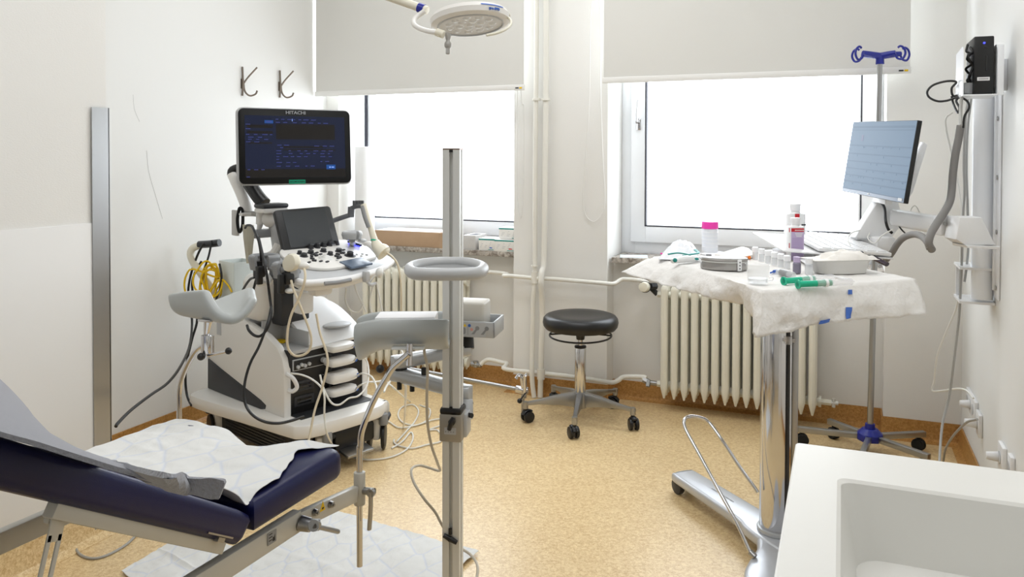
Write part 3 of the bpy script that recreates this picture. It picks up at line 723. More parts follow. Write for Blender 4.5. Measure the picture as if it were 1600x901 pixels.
keyp = uo('key_panel', G().prism(pl2(panp), .014, FP @ Matrix.Translation((0,0,-.006)), bev=.006, smooth=5), M_OFF, desk)
def kp(X, Y): q_ = FPI @ onpl(360+X/5.007, 300+Y/5.007, .008); return q_.x, q_.y
def FK(x, y): return FP @ Matrix.Translation((x,y,.0078))
def knob(X, Y, r, h, m, name='knob', sk=1.25):
    x, y = kp(X, Y)
    uo(name, G().lathe([(0,h),(r*.8,h),(r*.95,h*.9),(r,h*.2),(r*sk,h*.15),(r*sk,0),(0,0)], FK(x,y), 20), m, keyp)
def key(X, Y, w_, d_, m, a=.45, h=.004):
    x, y = kp(X, Y); uo('key', G().box((0,0,h/2),(w_,d_,h),a,bev=.0018).merge(bmesh.new(), None) if False else G().prism(rrect(w_,d_,min(w_,d_)*.35,n=3), h, FK(x,y) @ Matrix.Rotation(a,4,'Z'), bev=.001), m, keyp)
for X, Y in ((628,440),(680,435),(730,425),(775,418),(825,410)): knob(X, Y, .0105, .020, M_DARK)
for X, Y, r in ((628,478,.012),(727,465,.012),(780,490,.011),(848,465,.013),(575,503,.013),(540,484,.009)): knob(X, Y, r, .014, M_DARK)
knob(935,498,.014,.018,M_DARK,'knob',1.7)
x, y = kp(745,518)
uo('trackball', G().lathe([(0,.016),(.012,.012),(.018,.005),(.026,.003),(.030,0),(0,0)], FK(x,y), 28), M_ALU, keyp, label='silver trackball')
for X, Y, a in ((650,490,.2),(635,505,1.2),(640,525,1.9),(655,540,2.6),(672,500,.3),(840,490,-.8),(830,505,-.4),(845,520,.3),(858,512,1.2),(885,480,.5)): key(X, Y, .019, .011, M_DARK, a, .007)
for X, Y in ((465,492),(615,552),(708,543),(758,547),(675,477),(705,489),(885,455),(870,480)): key(X, Y, .020, .010, M_INK, .45)
for X, Y in ((990,490),(1032,485),(1067,492),(1025,502),(835,535)): knob(X, Y, .0055, .004, M_LGREY, 'button', 1.1)
pp = pl2([(360+X/5.007,300+Y/5.007) for X, Y in ((850,565),(945,612),(1110,577),(1020,530))])
uo('wrist_rest', G().prism(pp, .009, FP @ Matrix.Translation((0,0,.004)), bev=.002), mat('slate_blue_plastic',(.36,.42,.50),.3), desk, label='slate blue wrist rest at the desk front')
pp = pl2([(360+X/5.007,300+Y/5.007) for X, Y in ((918,395),(925,420),(1010,447),(1022,428),(950,402))])
lit = uo('lit_key_bar', G().prism(pp, .006, FP @ Matrix.Translation((0,0,.007)), bev=.001), M_LED, keyp, label='glowing blue key bar')
for k in range(6):
    x, y = kp(930+16*k, 405+4.4*k); uo('key', G().prism(rrect(.013,.02,.003,n=2), .008, FK(x,y) @ Matrix.Translation((0,0,.005)) @ Matrix.Rotation(-.1,4,'Z'), bev=.001), M_NAVY, lit)
# probe holders
def cup(c, r, m1, parent, opening=.9, h=.04, face=-PI/2):
    g = G(); n = 20
    angs = [face+opening/2+(2*PI-opening)*i/n for i in range(n+1)]
    pts = [Vector((c[0]+r*math.cos(a), c[1]+r*math.sin(a), c[2])) for a in angs]
    g.tube(pts,.010,n=10,k=2)
    b = bmesh.new(); A = [b.verts.new(p) for p in pts]; B = [b.verts.new((c[0]+(p.x-c[0])*.82,c[1]+(p.y-c[1])*.82,p.z-h)) for p in pts]
    for i in range(n): b.faces.new((A[i],A[i+1],B[i+1],B[i]))
    b.normal_update(); bmesh.ops.solidify(b, geom=b.faces[:], thickness=.012); g.merge(b)
    return uo('probe_holder', g, m1, parent)
h1 = L(P(413,401,D=3.14)); h2 = L(P(447,413,D=3.01))
cup(h1, .050, M_GREY, desk, .9, .045, -2.3); cup(h2, .042, M_GREY, desk, .9, .045, -2.3)
uo('holder_shelf', G().box((h1+h2)/2+Vector((.045,.03,-.03)),(.07,.20,.025),Matrix.Rotation(-.25,4,'Z'),bev=.01), M_GREY, desk)
uo('holder_bracket', G().tube([h1+Vector((.02,-.03,-.03)), (h1+h2)/2+Vector((.02,0,-.035)), h2+Vector((.04,0,-.035))],.028,n=10,flat=.6), M_GREY, desk)
h3 = L(P(550,364,D=3.42))
cup(h3, .033, M_LGREY, desk, .3, .02); uo('ring_holder_cup', G().lathe([(.0,-.030),(.026,-.028),(.034,-.018),(.036,-.004),(.031,-.004)], Matrix.Translation(h3), 24), M_GREY, desk)
uo('ring_holder_post', G().tube([h3+Vector((0,0,-.028)), onpl(552,379)+Vector((0,0,-.02))], .014, n=12), M_LGREY, desk)
for q_ in (L(P(405,424,D=3.13)), L(P(450,434,D=2.98))):
    uo('latch', G().box(q_,(.038,.034,.045),bev=.006).cyl(q_+Vector((0,0,.02)),q_+Vector((0,0,.04)),.013), M_BLACK, desk)
    uo('cable_hook', G().tube([q_+Vector(v) for v in ((.01,0,-.015),(.015,0,-.04),(.035,-.015,-.05),(.045,-.02,-.035))],.006,n=8).ball(q_+Vector((.010,0,-.048)),.014,(1.6,1,.8),12), M_ALU, desk)
for k in range(2): uo('holder_strut', G().box((h1,h2)[k]+Vector((-.04,-.03,-.065)),(.022,.022,.07),bev=.004), M_BLACK, desk)
sh = L(P(572,432,D=3.18))
uo('side_hook', G().box(sh,(.022,.030,.045),bev=.007).tube([sh+Vector((0,-.005,-.018)),sh+Vector((.012,-.014,-.032)),sh+Vector((.035,-.014,-.030))],.007,n=8), M_LGREY, desk)
uo('cable_hook', G().ball(L(P(593,426,D=3.2)),.016,(1,1,1.3),12).tube([L(P(593,430,D=3.2)),L(P(585,432,D=3.2)),L(P(577,442,D=3.2))],.004,n=8), M_ALU, desk)
# ---- touch screen
yb1, yb2 = onpl(451,396).y+.0, onpl(535,384).y+.0; yb = (yb1+yb2)/2
q = [on(428,328,y=yb+.07), on(512,322,y=yb+.07), on(536,385,y=yb), on(446,397,y=yb)]
fr, w_, h_ = frame4(*q)
fr = fr
tp = uo('touch_panel', G().slab(fr, w_+.0, h_, .022, .014, -.022, bev=.004), M_BLACK)
uo('touch_screen', G().slab(fr, w_*.76, h_*.82, .001, .002, .0002, cy=h_*.03), mat('grey_glass',(.26,.27,.28),.12), tp)
uo('speaker_strip', G().slab(fr, w_*.2, h_*.035, .0012, .001, .0002, cx=-w_*.33, cy=-h_*.45).slab(fr, w_*.12, h_*.03, .0012, .001, .0002, cx=w_*.36, cy=-h_*.43), M_GREY, tp)
uo('panel_mount', G().tube([fr @ Vector((0,0,-.05)), fr @ Vector((0,-.03,-.08)), onpl(470,385)+Vector((0,.03,0))], .03, n=12, flat=.6), M_LGREY, tp)
# ---- monitor arm, behind the monitor
def A(x, y, D): return L(P(x, y, D=D+.10))
uo('arm_cover', G().tube([A(388,336,3.40), A(383,316,3.41), A(373,292,3.43), A(364,272,3.45)], .021, n=12, flat=1.3), M_OFF)
uo('arm_cap', G().tube([A(362,274,3.45), A(364,266,3.45), A(378,262,3.46), A(400,262,3.47)], .020, n=12, k=4), M_BLACK)
uo('arm_link', G().tube([A(380,268,3.42), A(392,290,3.40), A(404,308,3.38), A(413,318,3.37)], .034, n=12, k=4, flat=.8), M_BLACK)
uo('arm_plate', G().box(A(424,321,3.34),(.125,.08,.020),bev=.009), M_DARK)
uo('arm_base', G().box(A(424,328,3.345),(.12,.08,.022),bev=.008), M_OFF)
uo('arm_pivot', G().cyl(A(407,332,3.36),A(406.5,350,3.36),.018).cyl(A(406.5,350,3.36),A(404,361,3.36),.013,.008).box(A(390,334,3.38),(.09,.03,.014),bev=.006), M_OFF)
uo('arm_ball', G().ball(A(422,342,3.36),.036), M_OFF)
uo('neck', G().tube([A(428,345,3.37), A(433,370,3.37), A(437,396,3.36), A(445,425,3.34)], .034, n=14, flat=.7), M_LGREY)
uo('neck_bracket', G().box(A(414,364,3.37),(.15,.06,.035),bev=.008), M_GREY)
uo('swing_arm', G().tube([A(436,382,3.35), A(428,396,3.34), A(413,404,3.34)], .020, n=10), M_OFF)
# ---- monitor
mq = [L(P(370.5,165.5,D=3.24)), L(P(550.5,173,D=3.47)), L(P(547.5,286,D=3.45)), L(P(371,291,D=3.22))]
fr, w_, h_ = frame4(*mq)
mon = uo('monitor', G().slab(fr, w_, h_, .038, .024, -.038, bev=.010), M_WHITE)
uo('bezel', G().slab(fr, w_-.010, h_-.010, .004, .022, -.001, bev=.0015), M_BLACK, mon)
sw_, sh_ = w_*.875, h_*.80
scr = G(); sc = fr @ Matrix.Translation((0,-h_*.005,.0034))
def sr(g, i, x0, y0, x1, y1, dz=.0004):   # screen rect in 0..1 from top left
    g.m(i).slab(sc, (x1-x0)*sw_, (y1-y0)*sh_, .0002, .0002, dz, cx=((x0+x1)/2-.5)*sw_, cy=(.5-(y0+y1)/2)*sh_, n=1)
scr.m(0).slab(sc, sw_, sh_, .0004, .001, 0)
sr(scr, 1, .30,.13,.895,.38); sr(scr, 1, .0,.86,1,.999, .0003); sr(scr, 1, .02,.15,.27,.20,.0003); sr(scr, 1, .02,.25,.27,.29,.0003)
sr(scr, 1, .37,.49,.77,.52,.0003); sr(scr, 1, .37,.54,.9,.56,.0003); sr(scr, 1, .03,.43,.26,.455,.0003)
sr(scr, 3, .19,.075,.275,.125,.0006); sr(scr, 3, .80,.795,.895,.87,.0006)
random.seed(3)
rows = [(.30,.05,.66,.03),(.30,.10,.86,.05),(.01,.14,.08,.03),(.01,.21,.05,.03),(.01,.30,.26,.04),(.03,.345,.2,.05),(.03,.38,.2,.05),(.01,.42,.09,.03),(.31,.47,.45,.04),(.68,.48,.9,.04),(.34,.51,.38,.03),(.30,.56,.9,.06),(.30,.605,.85,.06),(.30,.655,.62,.03),(.74,.655,.84,.04),(.30,.70,.34,.03),(.30,.75,.5,.05),(.74,.735,.79,.03),(.30,.81,.75,.06),(.02,.865,.2,.04),(.01,.98,.05,.03)]
for x0, y, x1, gap in rows:
    x = x0
    while x < x1:
        l_ = random.uniform(.02,.055); 
        nseg = max(2, int(l_/.010))
        for k in range(nseg): sr(scr, 2, x+k*l_/nseg, y, x+(k+.68)*l_/nseg, y+.012, .0007)
        x += l_+gap*random.uniform(.5,1.2)
sr(scr, 4, .83,.825,.843,.845,.0009); sr(scr, 4, .852,.828,.88,.842,.0009); sr(scr, 2, .205,.09,.26,.108,.0009); sr(scr, 4, .46,.045,.465,.085,.0009)
uo('screen', scr, [M_SCRUS, M_SCRBLK, M_UI, M_UIB, mat('screen_light_text',(.6,.7,.9),.5,emit=.6,ecol=(.25,.4,.7))], mon)
M_LOGO = mat('pale_logo_print', (.80,.81,.83), .4)
uo('maker_name', G().text('HITACHI', .0185, fr @ Matrix.Translation((0,h_*.440,.0036)) @ Matrix.Diagonal((1.15,1,1,1)), bold=True), M_LOGO, mon)
stk = G().m(0).slab(fr, .068, .0165, .0006, .001, .0032, cy=-h_*.462)
stk.m(1).text('DICOM SCREEN', .0088, fr @ Matrix.Translation((0,-h_*.462,.0042)), ext=.0002, bold=True)
uo('sticker', stk, [mat('green_sticker',(.10,.78,.60),.5), M_INK], mon, label='green sticker with dark lettering')
uo('monitor_mount', G().tube([fr @ Vector((-.05,-.06,-.035)), fr @ Vector((-.10,-.09,-.08)), A(378,266,3.42)], .03, n=12), M_BLACK, mon)
# cable hanger and the pointed paddle hanging at the left of the arm
uo('cable_hanger', G().tube([A(373,330,3.36),A(371,345,3.36),A(374,362,3.36),A(379,352,3.35),A(379,330,3.36),A(375,325,3.36)],.007,n=8,closed=True), M_BLACK)
uo('hanger_plate', G().box(A(368,348,3.38),(.012,.05,.11),bev=.004), M_OFF)
uo('hanging_paddle', G().prism([(-.022,.06),(.022,.055),(.024,.02),(.010,-.10),(-.004,-.105),(-.018,.0)], .03, frame(A(385,372,3.30),(1,0,0),(0,0,1)), bev=.008), M_CREAM)
uo('left_arm_strut', G().tube([A(380,334,3.38),A(395,334,3.38),A(410,336,3.37)],.011,n=8), M_OFF)
ra = G().tube([A(505,350,3.52),A(528,342,3.50),A(549,335,3.50)],.011,n=10).cyl(A(548,339,3.50),A(549,323,3.50),.015).tube([A(549,325,3.50),A(558,322,3.48),A(568,322,3.46)],.010,n=8)
for i in range(4): ra.box(A(553.5+4.2*i,318,3.48),(.006,.02,.028),bev=.002)
uo('cable_arm', ra, M_GREY)
# push handle on the left rear: cream hook with dark grip
# ---- monitor
mq = [L(P(370.5,165.5,D=3.24)), L(P(550.5,173,D=3.47)), L(P(547.5,286,D=3.45)), L(P(371,291,D=3.22))]
fr, w_, h_ = frame4(*mq)
mon = uo('monitor', G().slab(fr, w_, h_, .038, .024, -.038, bev=.010), M_WHITE)
uo('bezel', G().slab(fr, w_-.010, h_-.010, .004, .022, -.001, bev=.0015), M_BLACK, mon)
sw_, sh_ = w_*.875, h_*.80
scr = G(); sc = fr @ Matrix.Translation((0,-h_*.005,.0034))
def sr(g, i, x0, y0, x1, y1, dz=.0004):   # screen rect in 0..1 from top left
    g.m(i).slab(sc, (x1-x0)*sw_, (y1-y0)*sh_, .0002, .0002, dz, cx=((x0+x1)/2-.5)*sw_, cy=(.5-(y0+y1)/2)*sh_, n=1)
scr.m(0).slab(sc, sw_, sh_, .0004, .001, 0)
sr(scr, 1, .30,.13,.895,.38); sr(scr, 1, .0,.86,1,.999, .0003); sr(scr, 1, .02,.15,.27,.20,.0003); sr(scr, 1, .02,.25,.27,.29,.0003)
sr(scr, 1, .37,.49,.77,.52,.0003); sr(scr, 1, .37,.54,.9,.56,.0003); sr(scr, 1, .03,.43,.26,.455,.0003)
sr(scr, 3, .19,.075,.275,.125,.0006); sr(scr, 3, .80,.795,.895,.87,.0006)
random.seed(3)
rows = [(.30,.05,.66,.03),(.30,.10,.86,.05),(.01,.14,.08,.03),(.01,.21,.05,.03),(.01,.30,.26,.04),(.03,.345,.2,.05),(.03,.38,.2,.05),(.01,.42,.09,.03),(.31,.47,.45,.04),(.68,.48,.9,.04),(.34,.51,.38,.03),(.30,.56,.9,.06),(.30,.605,.85,.06),(.30,.655,.62,.03),(.74,.655,.84,.04),(.30,.70,.34,.03),(.30,.75,.5,.05),(.74,.735,.79,.03),(.30,.81,.75,.06),(.02,.865,.2,.04),(.01,.98,.05,.03)]
for x0, y, x1, gap in rows:
    x = x0
    while x < x1:
        l_ = random.uniform(.02,.055); 
        nseg = max(2, int(l_/.010))
        for k in range(nseg): sr(scr, 2, x+k*l_/nseg, y, x+(k+.68)*l_/nseg, y+.012, .0007)
        x += l_+gap*random.uniform(.5,1.2)
sr(scr, 4, .83,.825,.843,.845,.0009); sr(scr, 4, .852,.828,.88,.842,.0009); sr(scr, 2, .205,.09,.26,.108,.0009); sr(scr, 4, .46,.045,.465,.085,.0009)
uo('screen', scr, [M_SCRUS, M_SCRBLK, M_UI, M_UIB, mat('screen_light_text',(.6,.7,.9),.5,emit=.6,ecol=(.25,.4,.7))], mon)
M_LOGO = mat('pale_logo_print', (.80,.81,.83), .4)
uo('maker_name', G().text('HITACHI', .0185, fr @ Matrix.Translation((0,h_*.440,.0036)) @ Matrix.Diagonal((1.15,1,1,1)), bold=True), M_LOGO, mon)
stk = G().m(0).slab(fr, .068, .0165, .0006, .001, .0032, cy=-h_*.462)
stk.m(1).text('DICOM SCREEN', .0088, fr @ Matrix.Translation((0,-h_*.462,.0042)), ext=.0002, bold=True)
uo('sticker', stk, [mat('green_sticker',(.10,.78,.60),.5), M_INK], mon, label='green sticker with dark lettering')
uo('monitor_mount', G().tube([fr @ Vector((-.05,-.06,-.035)), fr @ Vector((-.10,-.09,-.08)), A(378,266,3.42)], .03, n=12), M_BLACK, mon)
# cable hanger and the pointed paddle hanging at the left of the arm
uo('cable_hanger', G().tube([A(373,330,3.36),A(371,345,3.36),A(374,362,3.36),A(379,352,3.35),A(379,330,3.36),A(375,325,3.36)],.007,n=8,closed=True), M_BLACK)
uo('hanger_plate', G().box(A(368,348,3.38),(.012,.05,.11),bev=.004), M_OFF)
uo('hanging_paddle', G().prism([(-.022,.06),(.022,.055),(.024,.02),(.010,-.10),(-.004,-.105),(-.018,.0)], .03, frame(A(385,372,3.30),(1,0,0),(0,0,1)), bev=.008), M_CREAM)
uo('left_arm_strut', G().tube([A(380,334,3.38),A(395,334,3.38),A(410,336,3.37)],.011,n=8), M_OFF)
ra = G().tube([A(505,350,3.52),A(528,342,3.50),A(549,335,3.50)],.011,n=10).cyl(A(548,339,3.50),A(549,323,3.50),.015).tube([A(549,325,3.50),A(558,322,3.48),A(568,322,3.46)],.010,n=8)
for i in range(4): ra.box(A(553.5+4.2*i,318,3.48),(.006,.02,.028),bev=.002)
uo('cable_arm', ra, M_GREY)
# push handle on the left rear: cream hook with dark grip
hpt = [A(343,478,3.46), A(330,450,3.50), A(315,428,3.52), A(304,412,3.53), A(298,398,3.53), A(301,388,3.53), A(313,383,3.53)]
uo('push_handle', G().tube(hpt,lambda q:.019-.003*q,n=12,k=5).tube([A(342,476,3.46), A(352,492,3.44), A(362,505,3.42)],.019,n=12), M_CREAM)
uo('handle_grip', G().tube([A(311,382,3.53),A(327,381,3.52),A(343,379,3.51)],.019,n=10,flat=.9), M_DARK)

# ---- probes on the front shelf, probes on the desk and their leads (each probe is a thing)
def shelf_probe(px1, px2, py_, hgt, lead, label):
    a = on(px1, py_, y=.095); b = on(px2, py_, y=.095)
    c = Wd((a+b)/2); base = (a+b)/2
    t = thing('ultrasound_probe', label, 'ultrasound probe', Wd((base.x, base.y, base.z-hgt/2)), TH, None)
    w_ = (b.x-a.x)
    pl = [(-w_*.5,-.5),(-w_*.42,-.9),(-w_*.2,-1),(w_*.15,-1),(w_*.38,-.75),(w_*.5,-.3),(w_*.5,.3),(w_*.38,.75),(w_*.15,1),(-w_*.2,1),(-w_*.42,.9),(-w_*.5,.5)]
    obj('shell', G().prism([(x,y*.040) for x,y in pl], hgt, Matrix(), bev=hgt*.42, smooth=3), M_OFF, t, world=False)
    obj('badge', G().cyl((w_*.40,-.027,hgt*.45),(w_*.38,-.034,hgt*.47),.0075,n=16), M_BLUEPRINT, t, world=False)
    if lead: obj('lead', G().tube([Wd((b.x-.004,b.y-.005,b.z)), *PP(lead)], .0036, n=8), M_CORD, t)
shelf_probe(511,551,541,.030,[(556,538,3.12),(575,536,3.2),(588,528,3.25),(592,505,3.3)],'topmost white probe in the front bay')
shelf_probe(511,553,563,.032,[(560,557,3.1),(572,562,3.15),(576,580,3.12),(573,603,3.05),(560,618,3.0),(545,622,2.98),(530,632,2.96),(517,628,2.95),(505,605,2.95),(500,585,2.96)],'second white probe from the top in the front bay')
shelf_probe(511,557,587,.044,[(566,583,3.1),(580,588,3.1),(587,600,3.05),(589,612,3.0)],'thick white probe, third from the top in the front bay')
shelf_probe(511,555,609,.030,[(562,602,3.08),(575,597,3.1),(590,596,3.15),(598,594,3.2)],'lowest white probe in the front bay')
# desk-left convex probe with long lead
t = thing('ultrasound_probe', 'white convex probe lying at the left front of the control desk', 'ultrasound probe', P(462,425,D=2.95))
c = P(462,410,D=2.92)
fr2 = frame(c, P(472,406,D=2.90)-P(452,412,D=2.95), Vector((0,0,1)))
g = G().prism([(-.042,-.018),(-.045,.008),(-.03,.024),(.0,.034),(.028,.026),(.038,.005),(.034,-.016),(.01,-.028),(-.02,-.028)], .030, fr2, bev=.010, smooth=3)
obj('shell', g, M_CREAM, t)
obj('grip', G().ball(P(474,415,D=2.90),.018,(1.4,1,.8)), M_OFF, t)
obj('lead', G().tube(PP([(474,414,2.9),(477,430,2.86),(474,447,2.85),(466,468,2.86),(455,492,2.86),(449,520,2.86),(450,543,2.87),(460,555,2.88),(474,554,2.88),(484,545,2.88),(486,525,2.88),(478,500,2.88),(466,470,2.88),(458,450,2.9),(455,438,2.92)]), .0045, n=8, k=8), M_BEIGEC, t)
# right endocavity probe standing in the desk corner, taped up
t = thing('ultrasound_probe', 'long slim cream probe leaning upright at the right rear of the control desk', 'ultrasound probe', P(597,392,D=3.3))
obj('shaft', G().tube(PP([(568,319,3.34),(573,335,3.33),(579,355,3.32),(585,375,3.31),(589,388,3.30)]), lambda q: .013-.002*math.sin(q*5), n=12), M_CREAM, t)
obj('tip', G().tube(PP([(566,322,3.33),(570,338,3.32),(576,355,3.31)]), .009, n=8), M_GREY, t)
obj('head', G().tube(PP([(586,378,3.3),(592,388,3.29),(600,396,3.28)]), lambda q: .018+.016*q, n=14).ball(P(597,390,D=3.29),.030,(1.1,1,.85),18), M_CREAM, t)
obj('band', G().lathe([(.0165,-.003),(.0172,0),(.0165,.003)], frame(P(585.5,376,D=3.305), (1,0,0),(0,.4,1)) @ Matrix.Rotation(PI/2,4,'X'), 20), M_GREEN, t)
obj('lead', G().tube(PP([(604,394,3.27),(614,402,3.25),(622,415,3.25),(626,440,3.25),(627,470,3.27),(626,500,3.3),(622,530,3.35)]), .004, n=8), M_BEIGEC, t)
t2 = thing('ultrasound_probe', 'short white probe lying beside the leaning slim probe at the desk rear', 'ultrasound probe', P(575,392,D=3.36))
obj('shell', G().tube(PP([(571,381,3.40),(577,381,3.38),(585,386,3.35),(593,393,3.32)]), lambda q: .013+.012*q, n=12, flat=.7), M_OFF, t2)
obj('cap', G().ball(P(566,376,D=3.42),.014,(1.5,1,.6)), M_LGREY, t2)
# ---------------------------------------------------------------- examination chair
XN, XF = -1.0, -1.485
CH = thing('examination_chair', 'navy padded examination chair with reclined back and grey steel side arms', 'examination chair', (-1.25,.8,0))
def cpad(y):  # height of the chair's top surface
    return .608 if y > 1.19 else .608+(1.19-y)*.622
def onbed(px_, py_, dz=.004):
    d = ray(px_, py_); t = .5
    for i in range(4000):
        p = O0+d*t
        if p.z <= cpad(p.y)+dz: return p
        t += .001
    return p
back = [(.12,1.252),(1.155,.607),(1.180,.588),(1.186,.575),(1.160,.549),(1.145,.546),(.10,1.188)]
bc = obj('back_cushion', G().prism(back, XN-XF, frame((XF,0,0),(0,1,0),(0,0,1)), bev=.014, seg=3), M_NAVY, CH)
seat = []
R_ = .035
def arc(cx, cy, r, a0, a1, n=6): return [(cx+r*math.cos(math.radians(a0+(a1-a0)*i/n)), cy+r*math.sin(math.radians(a0+(a1-a0)*i/n))) for i in range(n+1)]
ys0, ys1 = 1.189, 1.492
seat = arc(XN-.03, ys0+.01, .01+.0, -90, 0)[0:1]+[(XN-.002,ys0)]+arc(XN-.04,ys1-.04,.04,0,90)+[(-1.11,ys1)]+arc(-1.145,ys1-.02,.035,60,0,3)[::-1][:0]+[(-1.13,ys1-.02),(-1.15,1.40),(-1.20,1.365),(-1.285,1.365),(-1.335,1.40),(-1.355,ys1-.02),(-1.375,ys1)]+arc(XF+.04,ys1-.04,.04,90,180)+[(XF,ys0)]
obj('seat_cushion', G().prism(seat, .062, Matrix.Translation((0,0,.546)), bev=.02, seg=4), M_NAVY, CH)
# steel frame
def bar(a, b, w_, h, bev=.003):
    a = Vector(a); b = Vector(b); d = (b-a).normalized(); s_ = d.cross(Vector((0,0,1))).normalized(); u = s_.cross(d)
    return G().box((a+b)/2, (w_, (b-a).length, h), Matrix(((s_.x,d.x,u.x,0),(s_.y,d.y,u.y,0),(s_.z,d.z,u.z,0),(0,0,0,1))), bev=bev)
for X_, ye, ze in ((-1.022,1.125,.553),(-1.40,.92,.661)):
    obj('back_rail', bar((X_,.12,1.155) if X_ < -1.1 else (X_,.792,.757),(X_,ye,ze),.022,.030), M_PAINTG, CH)
for X_ in (-1.035,-1.50):
    sa = obj('side_arm', bar((X_,.35,.515),(X_,1.36,.497),.022,.044), M_PAINTG, CH)
    obj('arm_slide', bar((X_,1.33,.499),(X_,1.575,.468),.016,.036), M_PAINTG, sa)
    soc = Vector((X_, 1.592, .478)); s0 = P(563,788,Y=1.592).z; s1 = P(563,737,Y=1.592).z
    obj('socket', G().cyl((X_,1.592,s0),(X_,1.592,s1),.0135,bev=.002), M_PAINTG, CH)
    hg = G().cyl((X_+.012,1.592,.470),(X_+.040,1.592,.472),.0085).cyl((X_+.036,1.588,.472),(X_+.036,1.580,.472),.010)
    hg.tube([(X_+.036,1.584,.476),(X_+.036,1.582,.43),(X_+.034,1.580,.388)], .0068, n=10, flat=.7)
    obj('clamp_lever', hg, M_STEEL, CH)
nf = -1.035+.0115
q = P(470,817,X=nf); 
ck = G().cyl(q, q+Vector((.022,.004,-.002)), .016, .014).cyl(q+Vector((.018,0,0)), q+Vector((.034,.016,-.004)), .0115)
e1 = P(490,821,X=nf+.035); e2 = P(527,830,X=nf+.04)
ck.cyl(q+Vector((.03,.01,-.003)), e1, .0115)
obj('clamp_barrel', ck, M_STEEL, CH)
obj('clamp_lever', G().tube([e1, (e1+e2)/2, e2], .0075, n=10, flat=.7), M_STEEL, CH, label='short grey lever pointing sideways')
for x_, y_ in ((491,800),(516,787.5)):
    p = P(x_,y_,X=nf-.002); obj('bolt', G().cyl(p, p+Vector((.008,0,0)), .008, .0065, n=12).cyl(p+Vector((.006,0,0)), p+Vector((.012,0,0)), .003), M_STEEL, CH)
FW = frame(P(504,791,X=nf-.0035),(0,1,-.07),(0,0,1))
obj('warning_sticker', G().m(0).prism([(-.010,-.009),(.010,-.009),(0,.012)], .0006, FW).m(1).prism([(-.004,-.005),(.002,-.006),(.005,-.002),(-.001,-.001)], .0003, FW @ Matrix.Translation((0,0,.0006))), [M_YEL, M_INK], CH, label='yellow triangular warning sticker with dark mark')
FW = frame(P(425,839,X=nf+.0005),(0,1,-.02),(0,0,1))
lb = G().m(0).slab(FW,.026,.024,.0005,.001).m(1)
for k in range(3): lb.slab(FW,.010,.0018,.0003,.0004,.0005,cx=-.005,cy=.008-.006*k)
lb.prism([(.001,-.008),(.009,-.009),(.008,.004),(.005,-.002),(.002,.001)],.0003,FW @ Matrix.Translation((0,0,.0005)))
obj('type_label', lb, [M_GREY, M_INK], CH)
hn = P(378,842,X=XN-.005)
obj('hinge_plate', G().box((XN-.003,1.10,.585),(.008,.07,.003),Matrix.Rotation(-.54,4,'X')).box((XN-.003,1.10,.577),(.010,.018,.008),Matrix.Rotation(-.54,4,'X')), M_STEEL, CH)
# slotted strut under the back
sx = -1.022
st = G().bx((-.0,0,0),(.001,.001,.001)) if False else G()
pa, pb = Vector((sx,.806,.745)), Vector((sx,.735,.50)); dd = (pb-pa); nn = Vector((0,-dd.z,dd.y)).normalized()
for s_ in (-1,1): st.merge(bar(pa+dd*.12+nn*.0085*s_, pb+nn*.0085*s_, .003,.007,.0006).bm)
st.merge(bar(pa-dd*.06, pa+dd*.16, .003,.024,.001).bm); st.merge(bar(pb-dd*.02, pb+dd*.06,.003,.024,.001).bm)
obj('slotted_strut', st, M_PAINTG, CH)
obj('strut_bolt', G().cyl((sx-.004,.808,.75),(sx+.008,.808,.75),.007,n=12), M_STEEL, CH)
obj('strut_bracket', bar((sx-.01,.815,.772),(sx-.01,.80,.728),.012,.022).bm and bar((sx-.01,.815,.772),(sx-.01,.80,.728),.012,.022), M_PAINTG, CH)
obj('cross_beam', G().bx((-1.51,.42,.45),(-1.02,.47,.51),.004), M_PAINTG, CH)
obj('pedestal', G().bx((-1.36,.30,.09),(-1.14,.62,.50),.02), M_PAINTG, CH)
obj('base_foot', G().bx((-1.52,.05,.0),(-1.0,.80,.09),.02), M_PAINTG, CH)
# leg holders: bent chrome rod, clamp, cradle
def cradle(fr, Lh, w_, d_, left_up, end_drop, th=.016):
    def fn(u, v):
        a = (v-.5)*2; rim = abs(a)**2.2
        taper = 1-.25*(max(0, .22-u)/.22)**2
        x = a*w_/2*taper
        z = d_*rim*(left_up if a < 0 else 1)
        drop = end_drop*(max(0,.30-u)/.30)**2
        flare = .012*(max(0, u-.85)/.15)**2
        return fr @ Vector((x, u*Lh, z-drop*(1-.2*rim)-flare))
    return G().surf(fn, 26, 24, th)
HL = thing('leg_holder', 'saddle-shaped grey leg cradle on a bent chrome rod in front of the ultrasound machine', 'leg holder', (-1.50,1.592,.28))
HR = thing('leg_holder', 'long grey leg cradle on a bent chrome rod beside the aluminium pole', 'leg holder', (-1.035,1.592,.28))
D1 = 2.03
lr = [(-1.50,1.592,.285),(-1.50,1.592,.45),(-1.50,1.592,.60)]+[P(x,y,D=d) for x, y, d in ((279,612,2.03),(282,596,2.03),(290,573,2.03),(300,555,2.03),(310,543,2.02),(319,537,2.02))]
a0 = P(280,640,Y=1.592).x
lr = [(a0,1.592,.285),(a0,1.592,.45),(a0,1.592,P(280,640,Y=1.592).z)]+[P(x,y,Y=1.592) for x, y in ((280,612),(283,594),(291,573),(301,555),(310,544),(320,538))]
obj('rod', G().tube(lr, .0068, n=14), M_CHROME, HL)
cb = P(322,552,Y=1.59); ct = P(322,523,Y=1.59)
obj('clamp', G().cyl(cb, ct, .0125, bev=.0015).cyl(cb-Vector((0,0,.012)), cb, .009).cyl(P(328,550,Y=1.60),P(328,524,Y=1.60),.011), M_CHROME, HL)
